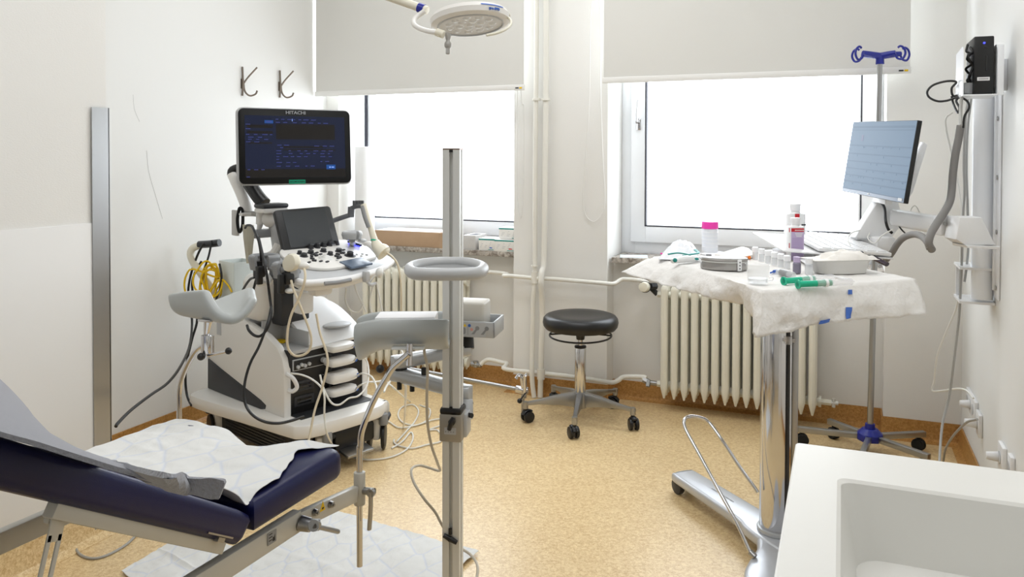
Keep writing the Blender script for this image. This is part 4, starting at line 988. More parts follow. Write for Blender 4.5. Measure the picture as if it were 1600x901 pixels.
obj('post', G().cyl(ct, P(325,501,Y=1.59), .0065, .011).box(P(325,499.5,Y=1.59),(.04,.03,.006),bev=.001), M_CHROME, HL)
k1 = P(326,555,Y=1.585); k2 = P(357,548,Y=1.57)
kb = obj('clamp_rod', G().cyl(k1, k2, .0036), M_CHROME, HL)
obj('knob', G().ball(k2, .0085), M_BLACK, kb)
obj('knob', G().ball(P(314,557,Y=1.57), .0095), M_BLACK, HL)
nr = P(352,508,D=2.00)
dirL = (P(287,485,D=2.16)-P(345,508,D=2.00)).normalized()
crossv = dirL.cross(Vector((0,0,1))).normalized()
N0 = P(352,509,D=1.99)
frl = frame(N0, crossv, dirL); 
xr = (P(400,470,D=2.0)-P(318,470,D=2.03))
def fnL(u, v):
    # saddle: near lip (u=0) shows as a U, the left wing runs back and sideways
    a = (v-.5)*2
    near = [(-.92,P(316,450,D=2.03)),(-.55,P(328,482,D=2.00)),(-.15,P(347,504,D=1.99)),(.2,P(368,512,D=1.99)),(.6,P(392,496,D=2.01)),(.95,P(406,466,D=2.04))]
    far = [(-.92,P(259,457,D=2.13)),(-.55,P(260,484,D=2.11)),(-.15,P(284,499,D=2.13)),(.2,P(330,484,D=2.24)),(.6,P(374,466,D=2.25)),(.95,P(404,459,D=2.20))]
    def ip(L_, a):
        a = max(L_[0][0], min(L_[-1][0], a))
        for (x0,p0),(x1,p1) in zip(L_, L_[1:]):
            if a <= x1: 
                t = (a-x0)/(x1-x0); return p0.lerp(p1, t)
    def smp(L_, a):
        h = .16
        return (ip(L_,a-h)+ip(L_,a)*2+ip(L_,a+h))/4
    n_ = smp(near, a); f2 = smp(far, a)
    m_ = (n_+f2)/2+Vector((0,0,.004-.012*(1-abs(a))))
    return n_*(1-u)**2+m_*2*u*(1-u)+f2*u*u
cr_ = obj('cradle', G().surf(fnL, 7, 10, .026), M_GREYPAD, HL, ang=180); md = cr_.modifiers.new('smooth','SUBSURF'); md.levels = md.render_levels = 2
# right holder
rr_ = [(-1.035,1.592,P(563,884,Y=1.592).z),(-1.035,1.592,.45),(-1.035,1.592,.565)]+[P(x,y,Y=1.592) for x, y in ((563,700),(564,680),(569,662),(580,634),(592,610),(603,591),(614,574),(630,560),(639,552))]
obj('rod', G().tube(rr_, .0072, n=14), M_CHROME, HR)
obj('post', G().cyl(P(639,570,Y=1.60),P(640,536,Y=1.60),.0075), M_CHROME, HR)
obj('mount_plate', G().box(P(638,543,Y=1.62),(.075,.03,.004),Matrix.Rotation(YAW,4,'Z'),bev=.001), M_ALU, HR)
kr = obj('knob', G().ball(P(594,576,Y=1.585), .0095), M_BLACK, HR)
def fnR(u, v):
    a = (v-.5)*2
    x = 552+(700-552)*u
    up = (max(0,.28-u)/.28)
    nr_ = [(-1,P(x+4,500+6*up**2.0,D=1.88)),(-.5,P(x,522+14*up**1.5,D=1.86)),(0,P(x+3,537+22*up**1.3,D=1.93)),(.5,P(x+4,520+26*up**1.5,D=2.03)),(1,P(x+14-12*up,482+10*up**2.6,D=2.05))]
    def ip(a):
        a = max(-1,min(1,a))
        for (x0,p0),(x1,p1) in zip(nr_, nr_[1:]):
            if a <= x1: return p0.lerp(p1,(a-x0)/(x1-x0))
    return (ip(a-.14)+ip(a)*2+ip(a+.14))/4
cr_ = obj('cradle', G().surf(fnR, 12, 12, .018), M_GREYPAD, HR, ang=180); md = cr_.modifiers.new('smooth','SUBSURF'); md.levels = md.render_levels = 2
pk = frame(P(636,499,D=1.955), P(690,498,D=1.955)-P(590,499,D=1.955), Vector((0,0,1)))
pkt = G().m(0).box((0,0,0),(.145,.026,.075),pk,bev=.004)
pkt.m(1)
for k in range(9): pkt.box((0,0,0),(.0035,.0012,.0008),pk @ Matrix.Translation((-.062+.0065*k,.0035*(k%2),.0377)))
for k in range(7): pkt.box((0,0,0),(.004,.0016,.0008),pk @ Matrix.Translation((-.005+.008*k,-.004,.0377)))
obj('tissue_pack', pkt, [M_PAPER, mat('faint_blue_print',(.66,.72,.86),.6)], None, 'slim white paper pack with faint blue print lying in the right leg cradle', 'paper pack')

# paper sheet and grey towel on the chair
def sheet(name, top, bot, nu, nv, m, label, cat, amp=.004, seed=0, flat=False, th=.0012, sag=None, sc=14, parent=None):
    tp_ = sm(top, 6); bt_ = sm(bot, 6)
    def at(L_, t):
        f = t*(len(L_)-1); i = min(int(f), len(L_)-2); return L_[i].lerp(L_[i+1], f-i)
    def fn(u, v):
        p = at(tp_, u).lerp(at(bt_, u), v)
        n_ = noise.noise(Vector((p.x*sc+seed, p.y*sc, seed)))+.5*noise.noise(Vector((p.x*sc*2.3, p.y*sc*2.3+seed, 3)))
        e_ = min(1, 6*min(u, 1-u, v+.05, 1-v+.05))
        s_ = sag(u, v) if sag else 0
        p = p+Vector((0,0,amp*n_*e_+s_+amp*.8))
        if flat and XF-.03 < p.x < XN-.004 and p.y < 1.49:
            k_ = 70.0; zz = .608+.622*math.log(1+math.exp(k_*(1.19-p.y)))/k_+.005+amp*(1.2+n_)
            w_ = min(1, max(0, (-1.035-p.x)/.04)) if p.y < 1.225 else 1
            e2 = min(1, v*6)
            p.z = p.z*(1-w_*e2)+zz*w_*e2 if p.y < 1.225 else max(p.z*(1-e2)+zz*e2, .612)
        return p
    return obj(name, G().surf(fn, nu, nv, th), m, parent, label, cat)
tw_top = [P(-150,480,X=-1.36),P(-60,545,X=-1.37),P(0,598,X=-1.39),P(35,634,X=-1.40),P(70,676,X=-1.41),P(110,700,X=-1.41),P(150,715,X=-1.40)]+[onbed(x,y,.012) for x,y in ((215,734),(285,749),(345,754),(354,758))]
tw_bot = [onbed(x,y) for x,y in ((-150,640),(-60,668),(0,689),(55,704),(110,721),(165,737),(215,751),(262,765),(300,775),(330,784),(344,783))]
sheet('towel', tw_top, tw_bot, 60, 18, M_TERRY, 'crumpled grey terry towel draped over the reclined chair back', 'towel', amp=.003, seed=2, th=.003)
tk = [onbed(x,y,.010) for x,y in ((362,781),(372,773),(383,775),(386,786))]
def zpt(x, y, z): return P(x, y, Z=z)
def padsheet(u, v):
    Y = 1.05+.448*u
    xn = -1.018 if Y < 1.28 else (-1.018-.055*min(1,(Y-1.28)/.12) if Y < 1.42 else -1.073+.045*min(1,(Y-1.42)/.07))
    if Y < 1.17: xn -= .03*min(1,(1.17-Y)/.06)
    X = -1.498+(xn+1.498)*v
    X += .006*noise.noise(Vector((Y*25, v*2, 4)))*(v*v)
    z = .608+.622*math.log(1+math.exp(70*(1.19-Y)))/70
    n1 = noise.noise(Vector((X*13, Y*13, 1))); n2 = noise.noise(Vector((X*34, Y*34, 2))); rd = .5-abs(noise.noise(Vector((X*9+3, Y*16, 5))))
    dip = .046*math.exp(-((X+1.245)/.075)**2)*max(0,(Y-1.38)/.11)**1.4
    far = -.006-0*math.exp(-((X+1.50)/.05)**2)
    gap = -.006*max(0,(Y-1.44)/.05)-.022*math.exp(-((Y-1.188)/.018)**2)*max(0,(v-.8)/.2)
    return Vector((X, Y, z+.0095+.0045*n1+.0022*n2+.007*max(0,rd)+far-dip+gap))
obj('underpad', G().surf(padsheet, 80, 70, .0010), M_QUILT, None, 'white honeycomb quilted underpad crumpled over the chair seat', 'underpad', ang=80)
gp_t = [onbed(372,788,.016),onbed(383,777,.028),onbed(394,784,.02)]
# underpads on the floor
def pad(cs, seed, label):
    a, b_, c, d = [Vector((p.x,p.y,.004)) for p in cs]
    def fn(u, v):
        p = a.lerp(b_, u).lerp(d.lerp(c, u), v)
        n_ = noise.noise(Vector((p.x*9+seed,p.y*9,seed)))+.6*noise.noise(Vector((p.x*23,p.y*23+seed,2)))
        fold = math.exp(-((v-.5)/.02)**2)+math.exp(-((u-.5)/.02)**2)
        n2 = noise.noise(Vector((p.x*55+seed,p.y*55,seed)))
        return p+Vector((0,0,.006+.007*max(-.6,n_)+.002*n2+.004*fold))
    return obj('underpad', G().surf(fn, 60, 60, .0015), M_QUILT, None, label, 'underpad')
F_ = lambda x, y: P(x, y, Z=0)
c1 = [F_(510,795),F_(747,868),F_(700,1010),F_(330,900)]
A1, B1 = F_(505,796), F_(748,866); dv_ = (B1-A1).normalized(); nv_ = Vector((dv_.y,-dv_.x,0))
pad([A1, B1, B1+nv_*.62, A1+nv_*.62], 1, 'large white quilted underpad on the floor in front of the chair seat')
A2 = F_(292,838); B2 = F_(430,800)
pad([F_(190,897), F_(300,830), F_(520,930), F_(430,1060)], 4, 'white underpad on the floor below the chair, partly hidden by the side arm')

# ---------------------------------------------------------------- aluminium pole stand with handle, arm and tray
pc = P(708,300,D=2.0); px_, py_ = pc.x, pc.y
ST = thing('equipment_stand', 'tall aluminium pole stand with loop handle, jointed grey arm and tray', 'equipment stand', (px_,py_,0))
zt_ = P(708,234,D=2.0).z
fcam = (Vector((0,0,0))-Vector((px_,py_,0))).normalized(); fcam = (Matrix.Rotation(math.radians(-14),3,'Z') @ fcam)
sx_ = Vector((fcam.y, -fcam.x, 0)); FPp = frame((px_,py_,0), sx_, fcam)
W2, sl = .0215, .0045
prof = [(-W2,-W2),(W2,-W2),(W2,-sl),(W2-.008,-sl),(W2-.008,sl),(W2,sl),(W2,W2),(sl,W2),(sl,W2-.010),(-sl,W2-.010),(-sl,W2),(-W2,W2),(-W2,sl),(-W2+.008,sl),(-W2+.008,-sl),(-W2,-sl)]
def vfr(z): m_ = frame((px_,py_,z), sx_, fcam); return m_
obj('pole', G().prism(prof, zt_-.05, vfr(.05), bev=.0), M_ALU, ST)
zd = (vfr(0) @ Vector((0,0,1))).z
# prism extrudes along the frame z; make sure that is up
obj('pole_cap', G().box((px_,py_,zt_+.002),(.043,.043,.004),math.atan2(sx_.y,sx_.x)), mat('bronze_plate',(.55,.47,.42),.4,metal=.6), ST)
obj('slot_cap', G().box(Vector((px_,py_,zt_-.003))+fcam*.018,(.009,.010,.006),math.atan2(sx_.y,sx_.x)), M_BLACK, ST)
ZH = .998
hp_ = [P(x,y,Z=ZH) for x,y in ((640,420),(645,426),(660,428),(697,428.5),(736,427.5),(750,425),(755,419),(744,414),(722,410.5),(697,410),(672,411.5),(651,415))]
hd_ = obj('handle', G().tube(hp_, .0125, n=14, closed=True, flat=1.1, up=(0,0,1)), M_LGREY, ST)
obj('handle_web', G().prism([(p.x,p.y) for p in hp_], .008, Matrix.Translation((0,0,ZH-.010)), smooth=4), M_GREY, hd_)
def CP(x, y, D): return P(x, y, D=D)
zc0, zc1 = P(703,694,D=1.97).z, P(703,650,D=1.97).z
rz = math.atan2(sx_.y, sx_.x)
cl = obj('clamp_block', G().box((px_,py_,(zc0+zc1)/2),(.056,.056,zc1-zc0),rz,bev=.004), mat('satin_nickel',(.66,.64,.60),.4,metal=.5), ST)
obj('clamp_collar', G().box((px_,py_,zc1+.006),(.056,.056,.016),rz,bev=.006), M_BLACK, ST)
kc = Vector((px_,py_,P(697,660,D=1.97).z))+fcam*.03-sx_*.006
obj('clamp_knob', G().tube([kc+Vector((0,0,.012))-sx_*.005+fcam*.008, kc+fcam*.012, kc-Vector((0,0,.018))+sx_*.006+fcam*.008], lambda t:.0065-.002*abs(t-.5), n=10).cyl(kc-fcam*.002,kc+fcam*.010,.008), M_BLACK, ST)
lbf = frame(Vector((px_,py_,P(702,676,D=1.97).z))+fcam*.0283, -sx_, Vector((0,0,1)))
lg = G().m(0).slab(lbf,.030,.017,.0005,.0015).m(1)
for k in range(4): lg.slab(lbf,.003,.003,.0003,.001,.0005,cx=-.011+.0065*k,cy=-.002)
obj('clamp_label', lg, [M_LGREY, M_GREY], ST)
kw = Vector((px_,py_,P(697,848,D=1.97).z))+fcam*.026
obj('wing_knob', G().tube([kw-sx_*.017-Vector((0,0,.008)), kw, kw+sx_*.017+Vector((0,0,.008))], lambda t:.007-.0035*abs(t-.5), n=10).cyl(kw-fcam*.006,kw+fcam*.006,.005).cyl(kw+Vector((0,0,.012)),kw+Vector((0,0,.026)),.0045), M_BLACK, ST)
# jointed arm behind the pole
sj = CP(727,612,2.08); ej = CP(622,584,2.12); uj = CP(624,565,2.12); tj = CP(728,545,2.16)
def flatarm(a, b, w0, w1, h):
    a = Vector(a); b = Vector(b); d = (b-a); n = Vector((-d.y,d.x,0)).normalized(); d2 = Vector((d.x,d.y,0)).normalized()
    pts_ = []
    g_ = G()
    def f(u, v):
        th_ = 2*PI*v; sx1 = math.copysign(abs(math.cos(th_))**.6, math.cos(th_)); sy1 = math.copysign(abs(math.sin(th_))**.6, math.sin(th_))
        t = max(0,min(1,(u-.08)/.84)); w_ = w0+(w1-w0)*t
        e0 = 1 if .08 <= u <= .92 else math.sqrt(max(0.0,1-((abs(u-.5)-.42)/.08)**2))
        c_ = a.lerp(b,t)+d2*((u-.92)/.08*w_*.9 if u > .92 else ((u-.08)/.08*w_*.9 if u < .08 else 0))
        return c_+n*w_*max(e0,.02)*sx1+Vector((0,0,h/2*sy1))
    b_ = bmesh.new(); nu, nv = 36, 20
    g2 = [[b_.verts.new(f(i/nu, j/nv)) for j in range(nv)] for i in range(nu+1)]
    for i in range(nu):
        for j in range(nv): b_.faces.new((g2[i][j], g2[i+1][j], g2[i+1][(j+1)%nv], g2[i][(j+1)%nv]))
    b_.faces.new(g2[0]); b_.faces.new(g2[-1]); bmesh.ops.recalc_face_normals(b_, faces=b_.faces)
    g_.merge(b_); return g_
obj('lower_arm', flatarm(ej, sj, .026, .022, .036), M_ALUP, ST)
obj('upper_arm', flatarm(uj, tj, .026, .020, .034), M_ALUP, ST)
mj = (ej+uj)/2; obj('joint_ring', G().cyl(mj-Vector((0,0,.008)), mj+Vector((0,0,.004)), .0225), M_BLACK, ST)
sw_b = CP(728,655,2.06)
obj('swivel_block', G().cyl(sj-Vector((0,0,.02)), sw_b, .020,.019,bev=.003).box((sw_b+Vector((px_,py_,sw_b.z)))/2,(.05,.05,.06),rz,bev=.006), M_ALUP, ST)
obj('swivel_ring', G().cyl(CP(727,628,2.08),CP(727,631,2.08),.021), M_BLACK, ST)
obj('swivel_knob', G().cyl(CP(733,648,2.03),CP(737,649,2.02),.006), M_BLACK, ST)
for x, y, D in ((624,603,2.10),(644,606,2.12),(662,581,2.10),(721,568,2.13)):
    obj('arm_knob', G().tube([CP(x,y-7,D),CP(x,y,D),CP(x,y+5,D)], .0065, n=10), M_BLACK, ST)
obj('tray_post', G().cyl(tj, CP(727,527,2.17), .0225), M_BLACK, ST)
# tray: shallow open box with rounded front corners
T0 = CP(666,514,2.10); T1 = CP(772,509,2.06)
tx = Vector((T1.x-T0.x, T1.y-T0.y, 0)).normalized(); ty = Vector((-tx.y, tx.x, 0))
TW = (T1-T0).length; TD = .11; th0 = P(720,526,D=2.08).z; th1 = P(720,501,D=2.08).z
to = (T0+T1)/2; to.z = th0
frt = frame(to, tx, ty)
if (frt @ Vector((0,0,1))).z < to.z: frt = frame(to, tx, ty)
H_ = th1-th0
g = G().box((0,TD/2,.003),(TW-.004,TD-.004,.006))
tg = G()
loc_ = [((0,TD/2,.003),(TW-.004,TD-.004,.006)),((0,.0025,H_/2),(TW,.005,H_)),((0,TD-.0025,H_/2),(TW,.005,H_)),((TW/2-.0025,TD/2,H_/2),(.005,TD,H_)),((-TW/2+.0025,TD/2,H_/2),(.005,TD,H_))]
for c_, s_ in loc_: tg.box((0,0,0), s_, frt @ Matrix.Translation(c_), bev=.002)
tray = obj('tray', tg, M_ALUP, ST)
fl_ = frame(frt @ Vector((.018,-.0006,H_/2)), tx, Vector((0,0,1)))
s = G().m(0).slab(fl_, TW-.08, H_*.86, .0006, .002)
s.m(1).prism([(-.004,-.003),(.004,-.003),(0,.005)], .0004, fl_ @ Matrix.Translation((-.004,.010,.0006)))
s.m(2).slab(fl_,.008,.008,.0004,.004,.0006,cx=.008,cy=.010)
s.m(3)
for cx_ in (.025,.050):
    s.slab(fl_,.011,.011,.0004,.0055,.0006,cx=cx_+.004,cy=.004).prism([(-.012,-.012),(-.004,-.012),(.004,.0),(-.001,.001)],.0004,fl_ @ Matrix.Translation((cx_,0,.0006)))
s.slab(fl_,.0012,.022,.0004,.0005,.0006,cx=.004,cy=-.003).slab(fl_,.012,.018,.0004,.005,.0006,cx=-.008,cy=-.004)
s.m(4).slab(fl_,.008,.008,.0003,.004,.0006,cx=.014,cy=.0)
obj('instruction_plate', s, [M_LGREY, M_YEL, M_BLUEPRINT, M_GREY, mat('pale_red_print',(.85,.62,.58),.6)], tray)
bw = .095
bxm = G().box((0,0,0),(bw,.075,.080),frt @ Matrix.Translation((.012,TD*.5,.047)),bev=.007,seg=3)
obj('control_unit', bxm, mat('warm_grey_plastic',(.80,.785,.75),.5), None, 'pale grey box unit standing in the tray of the aluminium pole stand', 'box unit')
ft = G()
for k in range(4):
    a = k*PI/2+.4; ft.tube([(px_,py_,.06),(px_+.22*math.cos(a),py_+.22*math.sin(a),.045)],.016,n=8,flat=.7)
obj('foot', ft, M_ALUP, ST)
# lead hanging from the tray
cable('power_lead', PP([(688,511,2.05),(678,514,2.0),(668,520,1.98),(664,530,1.97),(663,550,1.97),(668,575,1.97),(667,615,1.98),(668,660,2.0),(674,695,2.05),(684,724,2.1),(687,735,2.15),(672,731,2.2),(655,727,2.2),(643,733,2.15),(646,752,2.1),(662,778,2.05),(680,800,2.05),(692,822,2.05),(712,850,2.06),(735,866,2.05),(746,884,2.0),(744,910,1.95)]), .0035, M_LEAD, 'beige lead looping down beside the aluminium pole from its tray', k=8)
obj('plug_boot', G().tube(PP([(690,511,2.05),(680,513,2.01),(671,518,1.985)]), lambda t:.0075-.002*t, n=10), M_BEIGEC, ST)

# ---------------------------------------------------------------- operating lamp
LC = P(735.5,41,D=2.30)
LM = thing('examination_lamp', 'round white examination lamp on a swing arm near the left blind', 'lamp', LC)
view = (O0-LC).normalized()
# disc normal points down and a little towards the camera
rt = Vector((math.cos(YAW),math.sin(YAW),0)); up = Vector((0,0,1)); bkw = Vector((view.x,view.y,0)).normalized()
nrm = (-up*math.cos(math.radians(9))+bkw*math.sin(math.radians(9))+rt*.075).normalized()
lx = (rt-nrm*rt.dot(nrm)).normalized(); FL = frame(LC, lx, nrm.cross(lx))   # frame z = normal (down)
obj('housing', G().lathe([(.0935,-.002),(.102,-.003),(.1125,-.008),(.115,-.022),(.108,-.034),(.085,-.040),(0,-.042)], FL, 56), M_OFF, LM)
obj('lens_ring', G().lathe([(.0905,-.004),(.0915,.001),(.0955,.0),(.0955,-.006)], FL, 56), M_LGREY, LM)
lens = obj('lens', G().cyl(FL @ Vector((0,0,-.006)), FL @ Vector((0,0,-.0035)), .092, n=48), M_LENS, LM)
M_DOME = mat('led_dome', (.88,.89,.90), .08, spec=.8)
for r_k, n_k in ((0,1),(.032,6),(.062,11)):
    for k in range(n_k):
        a = 2*PI*k/max(1,n_k)+r_k*9
        lc = FL @ Vector((r_k*math.cos(a), r_k*math.sin(a), -.004))
        obj('led_lens', G().lathe([(0,.005),(.006,.0042),(.0105,.001),(.0115,0),(0,0)], FL @ Matrix.Translation((r_k*math.cos(a), r_k*math.sin(a), -.0036)), 18), M_DOME, lens)
# handle
h0 = P(700,54,D=2.22)
obj('handle', G().lathe([(0,0),(.009,0),(.0075,.012),(.005,.019),(.0055,.021),(.0095,.027),(.0098,.033),(.0085,.038),(.0055,.041),(.0058,.056),(.004,.0575),(0,.0575)], frame(h0+Vector((0,0,.002)), rt, nrm.cross(rt)) , 18), mat('grey_translucent_plastic',(.66,.65,.63),.3), LM)
# yoke and arm
def fl(a, r, z): return FL @ Vector((r*math.cos(math.radians(a)), r*math.sin(math.radians(a)), z))
obj('yoke', G().tube([P(664,17,D=2.30),P(654,24,D=2.30),P(647,31,D=2.29),P(647,38,D=2.27),P(655,44,D=2.25),P(668,48.5,D=2.22),P(684,51,D=2.20)], .0075, n=12), M_OFF, LM)
obj('yoke_cap', G().cyl(P(682,50,D=2.205),P(693,54,D=2.20),.011).cyl(P(683,54,D=2.2),P(686,57,D=2.2),.004), M_CREAM, LM)
obj('side_bow', G().tube([P(793,27,D=2.28),P(798,32,D=2.26),P(797,40,D=2.24),P(788,47,D=2.22),P(775,52,D=2.21),P(760,55,D=2.20)], .0038, n=10), M_CREAM, LM)
obj('side_clip', G().cyl(P(785,26,D=2.29),P(797,23,D=2.29),.005), M_CREAM, LM)
arm_a, arm_b = P(668,16.5,D=2.31), P(470,-54,D=2.45)
obj('swing_arm', G().cyl(arm_a, arm_b, .0125, bev=.002), M_CREAM, LM)
da = (arm_b-arm_a).normalized()
obj('arm_ring', G().cyl(arm_a+da*.011, arm_a+da*.030, .0142), M_BLUE, LM)
obj('arm_button', G().cyl(arm_a+da*.022-Vector((0,0,.012)), arm_a+da*.022-Vector((0,0,.018)), .004), M_ORANGE, LM)
obj('ceiling_stem', G().tube([arm_b, arm_b+Vector((-.03,0,.05)), arm_b+Vector((-.03,0,.3))],.014,n=12).cyl(arm_b+Vector((-.03,0,.2)),Vector((arm_b.x-.03,arm_b.y,HC)),.02), M_CREAM, LM)
# printed stripe and marking on the rim
g = G(); nn_ = 20
def rimp_(a, r, z): return FL @ Vector((r*math.cos(a), r*math.sin(a), z))
a0_, a1_ = math.radians(72), math.radians(34)
b = bmesh.new(); A_ = []; B_ = []
for i in range(nn_+1):
    a = a0_+(a1_-a0_)*i/nn_
    A_.append(b.verts.new(rimp_(a,.1156,-.0235))); B_.append(b.verts.new(rimp_(a,.1135,-.0268)))
for i in range(nn_): b.faces.new((A_[i],A_[i+1],B_[i+1],B_[i]))
b.normal_update(); bmesh.ops.solidify(b, geom=b.faces[:], thickness=-.0008); bmesh.ops.recalc_face_normals(b, faces=b.faces); g.merge(b)
obj('stripe', g, M_BLUEPRINT, LM)
at_ = math.radians(52); td = FL.to_3x3() @ Vector((math.sin(at_),-math.cos(at_),0)); tu = FL.to_3x3() @ Vector((-.12*math.cos(at_),-.12*math.sin(at_),-1))
obj('maker_print', G().text('gro-890', .0115, frame(rimp_(at_,.1150,-.0150), td, tu), ext=.0009, bold=True), M_BLUEPRINT, LM)
# ---------------------------------------------------------------- instrument table with chrome column
ZT_ = .88
Nn, Ll, Rr = P(1191,456,Z=ZT_), P(1022,401,Z=ZT_), P(1430,437,Z=ZT_)
ex = (Rr-Nn); ey = (Ll-Nn)
Ff = Rr+ey
tcen = (Rr+Ll)/2
cb_ = P(1206,842,Z=.07); ct_x, ct_y = cb_.x+.012, cb_.y+.05
IT = thing('instrument_table', 'instrument table on a thick chrome column with a long silver foot and pedal loop', 'table', (ct_x,ct_y,0))
i_ = .018
def lerp4(u, v): return Nn+ex*u+ey*v
tt = G(); poly = [lerp4(.03,.03), lerp4(.95,.03), lerp4(.95,.97), lerp4(.03,.97)]
obj('table_top', G().prism([(p.x,p.y) for p in poly], .022, Matrix.Translation((0,0,ZT_-.028)), bev=.004), M_STEEL, IT)
obj('table_arm', G().prism([(p.x,p.y) for p in (lerp4(.08,.12),lerp4(.35,.12),lerp4(.42,.75),lerp4(.30,.75))], .035, Matrix.Translation((0,0,ZT_-.062)), bev=.004), M_ALUP, IT)
dview = Vector((ct_x,ct_y,0)).normalized(); sidev = Vector((dview.y,-dview.x,0))
obj('column', G().cyl((ct_x,ct_y,.085),(ct_x,ct_y,ZT_-.06),.0545,n=48,bev=.002), M_CHROME, IT)
gb = Vector((ct_x,ct_y,0))-dview*.046+sidev*.030
obj('column_slot', G().box(gb+Vector((0,0,.44)),(.007,.02,.70),math.atan2(sidev.y,sidev.x)), M_DARK, IT)
obj('column_plate', G().box(Vector((ct_x,ct_y,.44))-dview*.024+sidev*.047,(.022,.03,.70),math.atan2(sidev.y,sidev.x),bev=.006), M_STEEL, IT)
obj('column_collar', G().cyl((ct_x,ct_y,.078),(ct_x,ct_y,.092),.062,bev=.003), M_ALUP, IT)
cl_p = P(1232,531,D=(Vector((ct_x,ct_y,0))).dot(CAMR.col[1])-.05)
obj('cable_clip', G().cyl(cl_p-Vector((0,0,.012)),cl_p+Vector((0,0,.012)),.011).cyl(cl_p-sidev*.015,cl_p+sidev*.02,.006), M_CLEAR, IT)
# foot: flat tapering silver casting
fd = (P(1062,755,Z=.07)-P(1206,850,Z=.07)); fd.z = 0; FLn = fd.length+.035; fd.normalize(); fn_ = Vector((fd.y,-fd.x,0))
c0_ = Vector((ct_x,ct_y,0))
out = [(FLn+.0,.0),(FLn-.005,.034),(FLn-.03,.048),(FLn*.5,.054),(.12,.060),(.07,.085),(0,.10),(-.10,.095),(-.30,.07),(-.34,.05),(-.35,0),(-.34,-.05),(-.30,-.07),(-.10,-.08),(0,-.082),(.07,-.075),(.12,-.060),(FLn*.5,-.054),(FLn-.03,-.048),(FLn-.005,-.034)]
frf = Matrix(((fd.x,fn_.x,0,c0_.x),(fd.y,fn_.y,0,c0_.y),(0,0,1,.042),(0,0,0,1)))
obj('foot', G().prism(out, .036, frf, bev=.012, seg=3, smooth=3), mat('silver_cast_foot',(.78,.79,.81),.3,metal=.35), IT)
nl = [P(x,y,Z=.07) for x,y in ((1186,838),(1183,856),(1170,876),(1163,892),(1168,905),(1190,915),(1225,910),(1235,870),(1228,845))]
obj('side_foot', G().prism([(p.x,p.y) for p in nl], .034, Matrix.Translation((0,0,.040)), bev=.011, seg=3, smooth=3), MATS['silver_cast_foot'], IT)
fw_ = frame(c0_+fd*.28+Vector((0,0,.0785)), -fd, Vector((-fn_.x,-fn_.y,0)))
gt = G()
for k in range(16): gt.slab(fw_,.004+.002*(k%3),.006,.0004,.0008,0,cx=-.06+.0078*k,cy=-.004)
obj('foot_print', gt, M_GREY, IT)
for t_, s_ in ((FLn-.02,.0),(-.30,.03)):
    w0 = c0_+fd*t_+fn_*s_
    for k_, q_ in ((0,-.026),(1,.026)):
        wc = w0+fn_*q_; wc.z = .030
        gw = G().cyl(wc-fn_*.011, wc+fn_*.011, .0298, n=28, bev=.004)
        obj('castor', gw, M_DARK, IT)
# cross foot near the column with side castor under pedal
for s_ in (1,):
    wc = c0_+fd*.02+fn_*.085; wc.z = .030
    obj('castor', G().cyl(wc-fn_*.011, wc+fn_*.011, .0298, n=28, bev=.004), M_DARK, IT)
# pedal loop
dc = 2.42
lp_ = [P(1178,868,D=2.36),P(1172,862,D=2.37),P(1150,815,D=2.42),P(1120,760,D=2.50),P(1090,705,D=2.58),P(1072,672,D=2.63),P(1069,657,D=2.65),P(1077,650.5,D=2.66),P(1093,652,D=2.66),P(1108,660,D=2.65),P(1130,690,D=2.60),P(1155,728,D=2.56),P(1178,760,D=2.52),P(1184,769,D=2.51)]
obj('pedal_loop', G().tube(lp_, .0056, n=12), M_CHROME, IT)
obj('pedal_foot', G().cyl(lp_[0]+(lp_[0]-lp_[1])*.3, lp_[1], .009), M_STEEL, IT)

# drape over the table: three sheets' worth of one thin nonwoven cloth
def mixp(a, b_, t): return a.lerp(b_, t)
near_hem = [P(1183,527,D=2.150),P(1188,526,D=2.154),P(1208,521,D=2.171),P(1232,519,D=2.191),P(1262,511,D=2.216),P(1300,504,D=2.248),P(1340,500,D=2.281),P(1385,497,D=2.318),P(1420,493,D=2.348),P(1447,489,D=2.370)]
left_hem = [P(1183,527,D=2.20),P(1170,484,D=2.31),P(1140,472,D=2.40),P(1100,462,D=2.50),P(1060,452,D=2.62),P(1022,440,D=2.76),P(995,432,D=2.86),P(971,425,D=2.95)]
def wr(p, a, sc, sd): 
    n_ = noise.noise(Vector((p.x*sc+sd,p.y*sc,p.z*sc)))+.5*noise.noise(Vector((p.x*sc*2.4,p.y*sc*2.4+sd,p.z*sc*2.4)))
    return (n_+.9*(.5-abs(noise.noise(Vector((p.x*sc*1.3,p.y*sc*1.3+sd,p.z*sc*.7)))*2))*1.0)*a
def poly_at(L_, t):
    f = t*(len(L_)-1); i = min(int(f), len(L_)-2); return L_[i].lerp(L_[i+1], f-i)
nh = sm(near_hem,4); lh = sm(left_hem,4)
Lo = P(990,408,Z=ZT_+.0); 
b = bmesh.new()
NU, NV, NE = 46, 46, 12
def top_pt(u, v):
    p = Nn+ex*u+ey*v
    e_ = min(1, 8*min(u, v)+.0)
    fold = .0035*math.exp(-((u-.5)/.012)**2)+.0035*math.exp(-((v-.33)/.012)**2)+.0035*math.exp(-((v-.66)/.012)**2)
    return Vector((p.x,p.y,ZT_+.003+fold*.7+max(-.002,wr(p,.0022,13,1))))
grid = {}
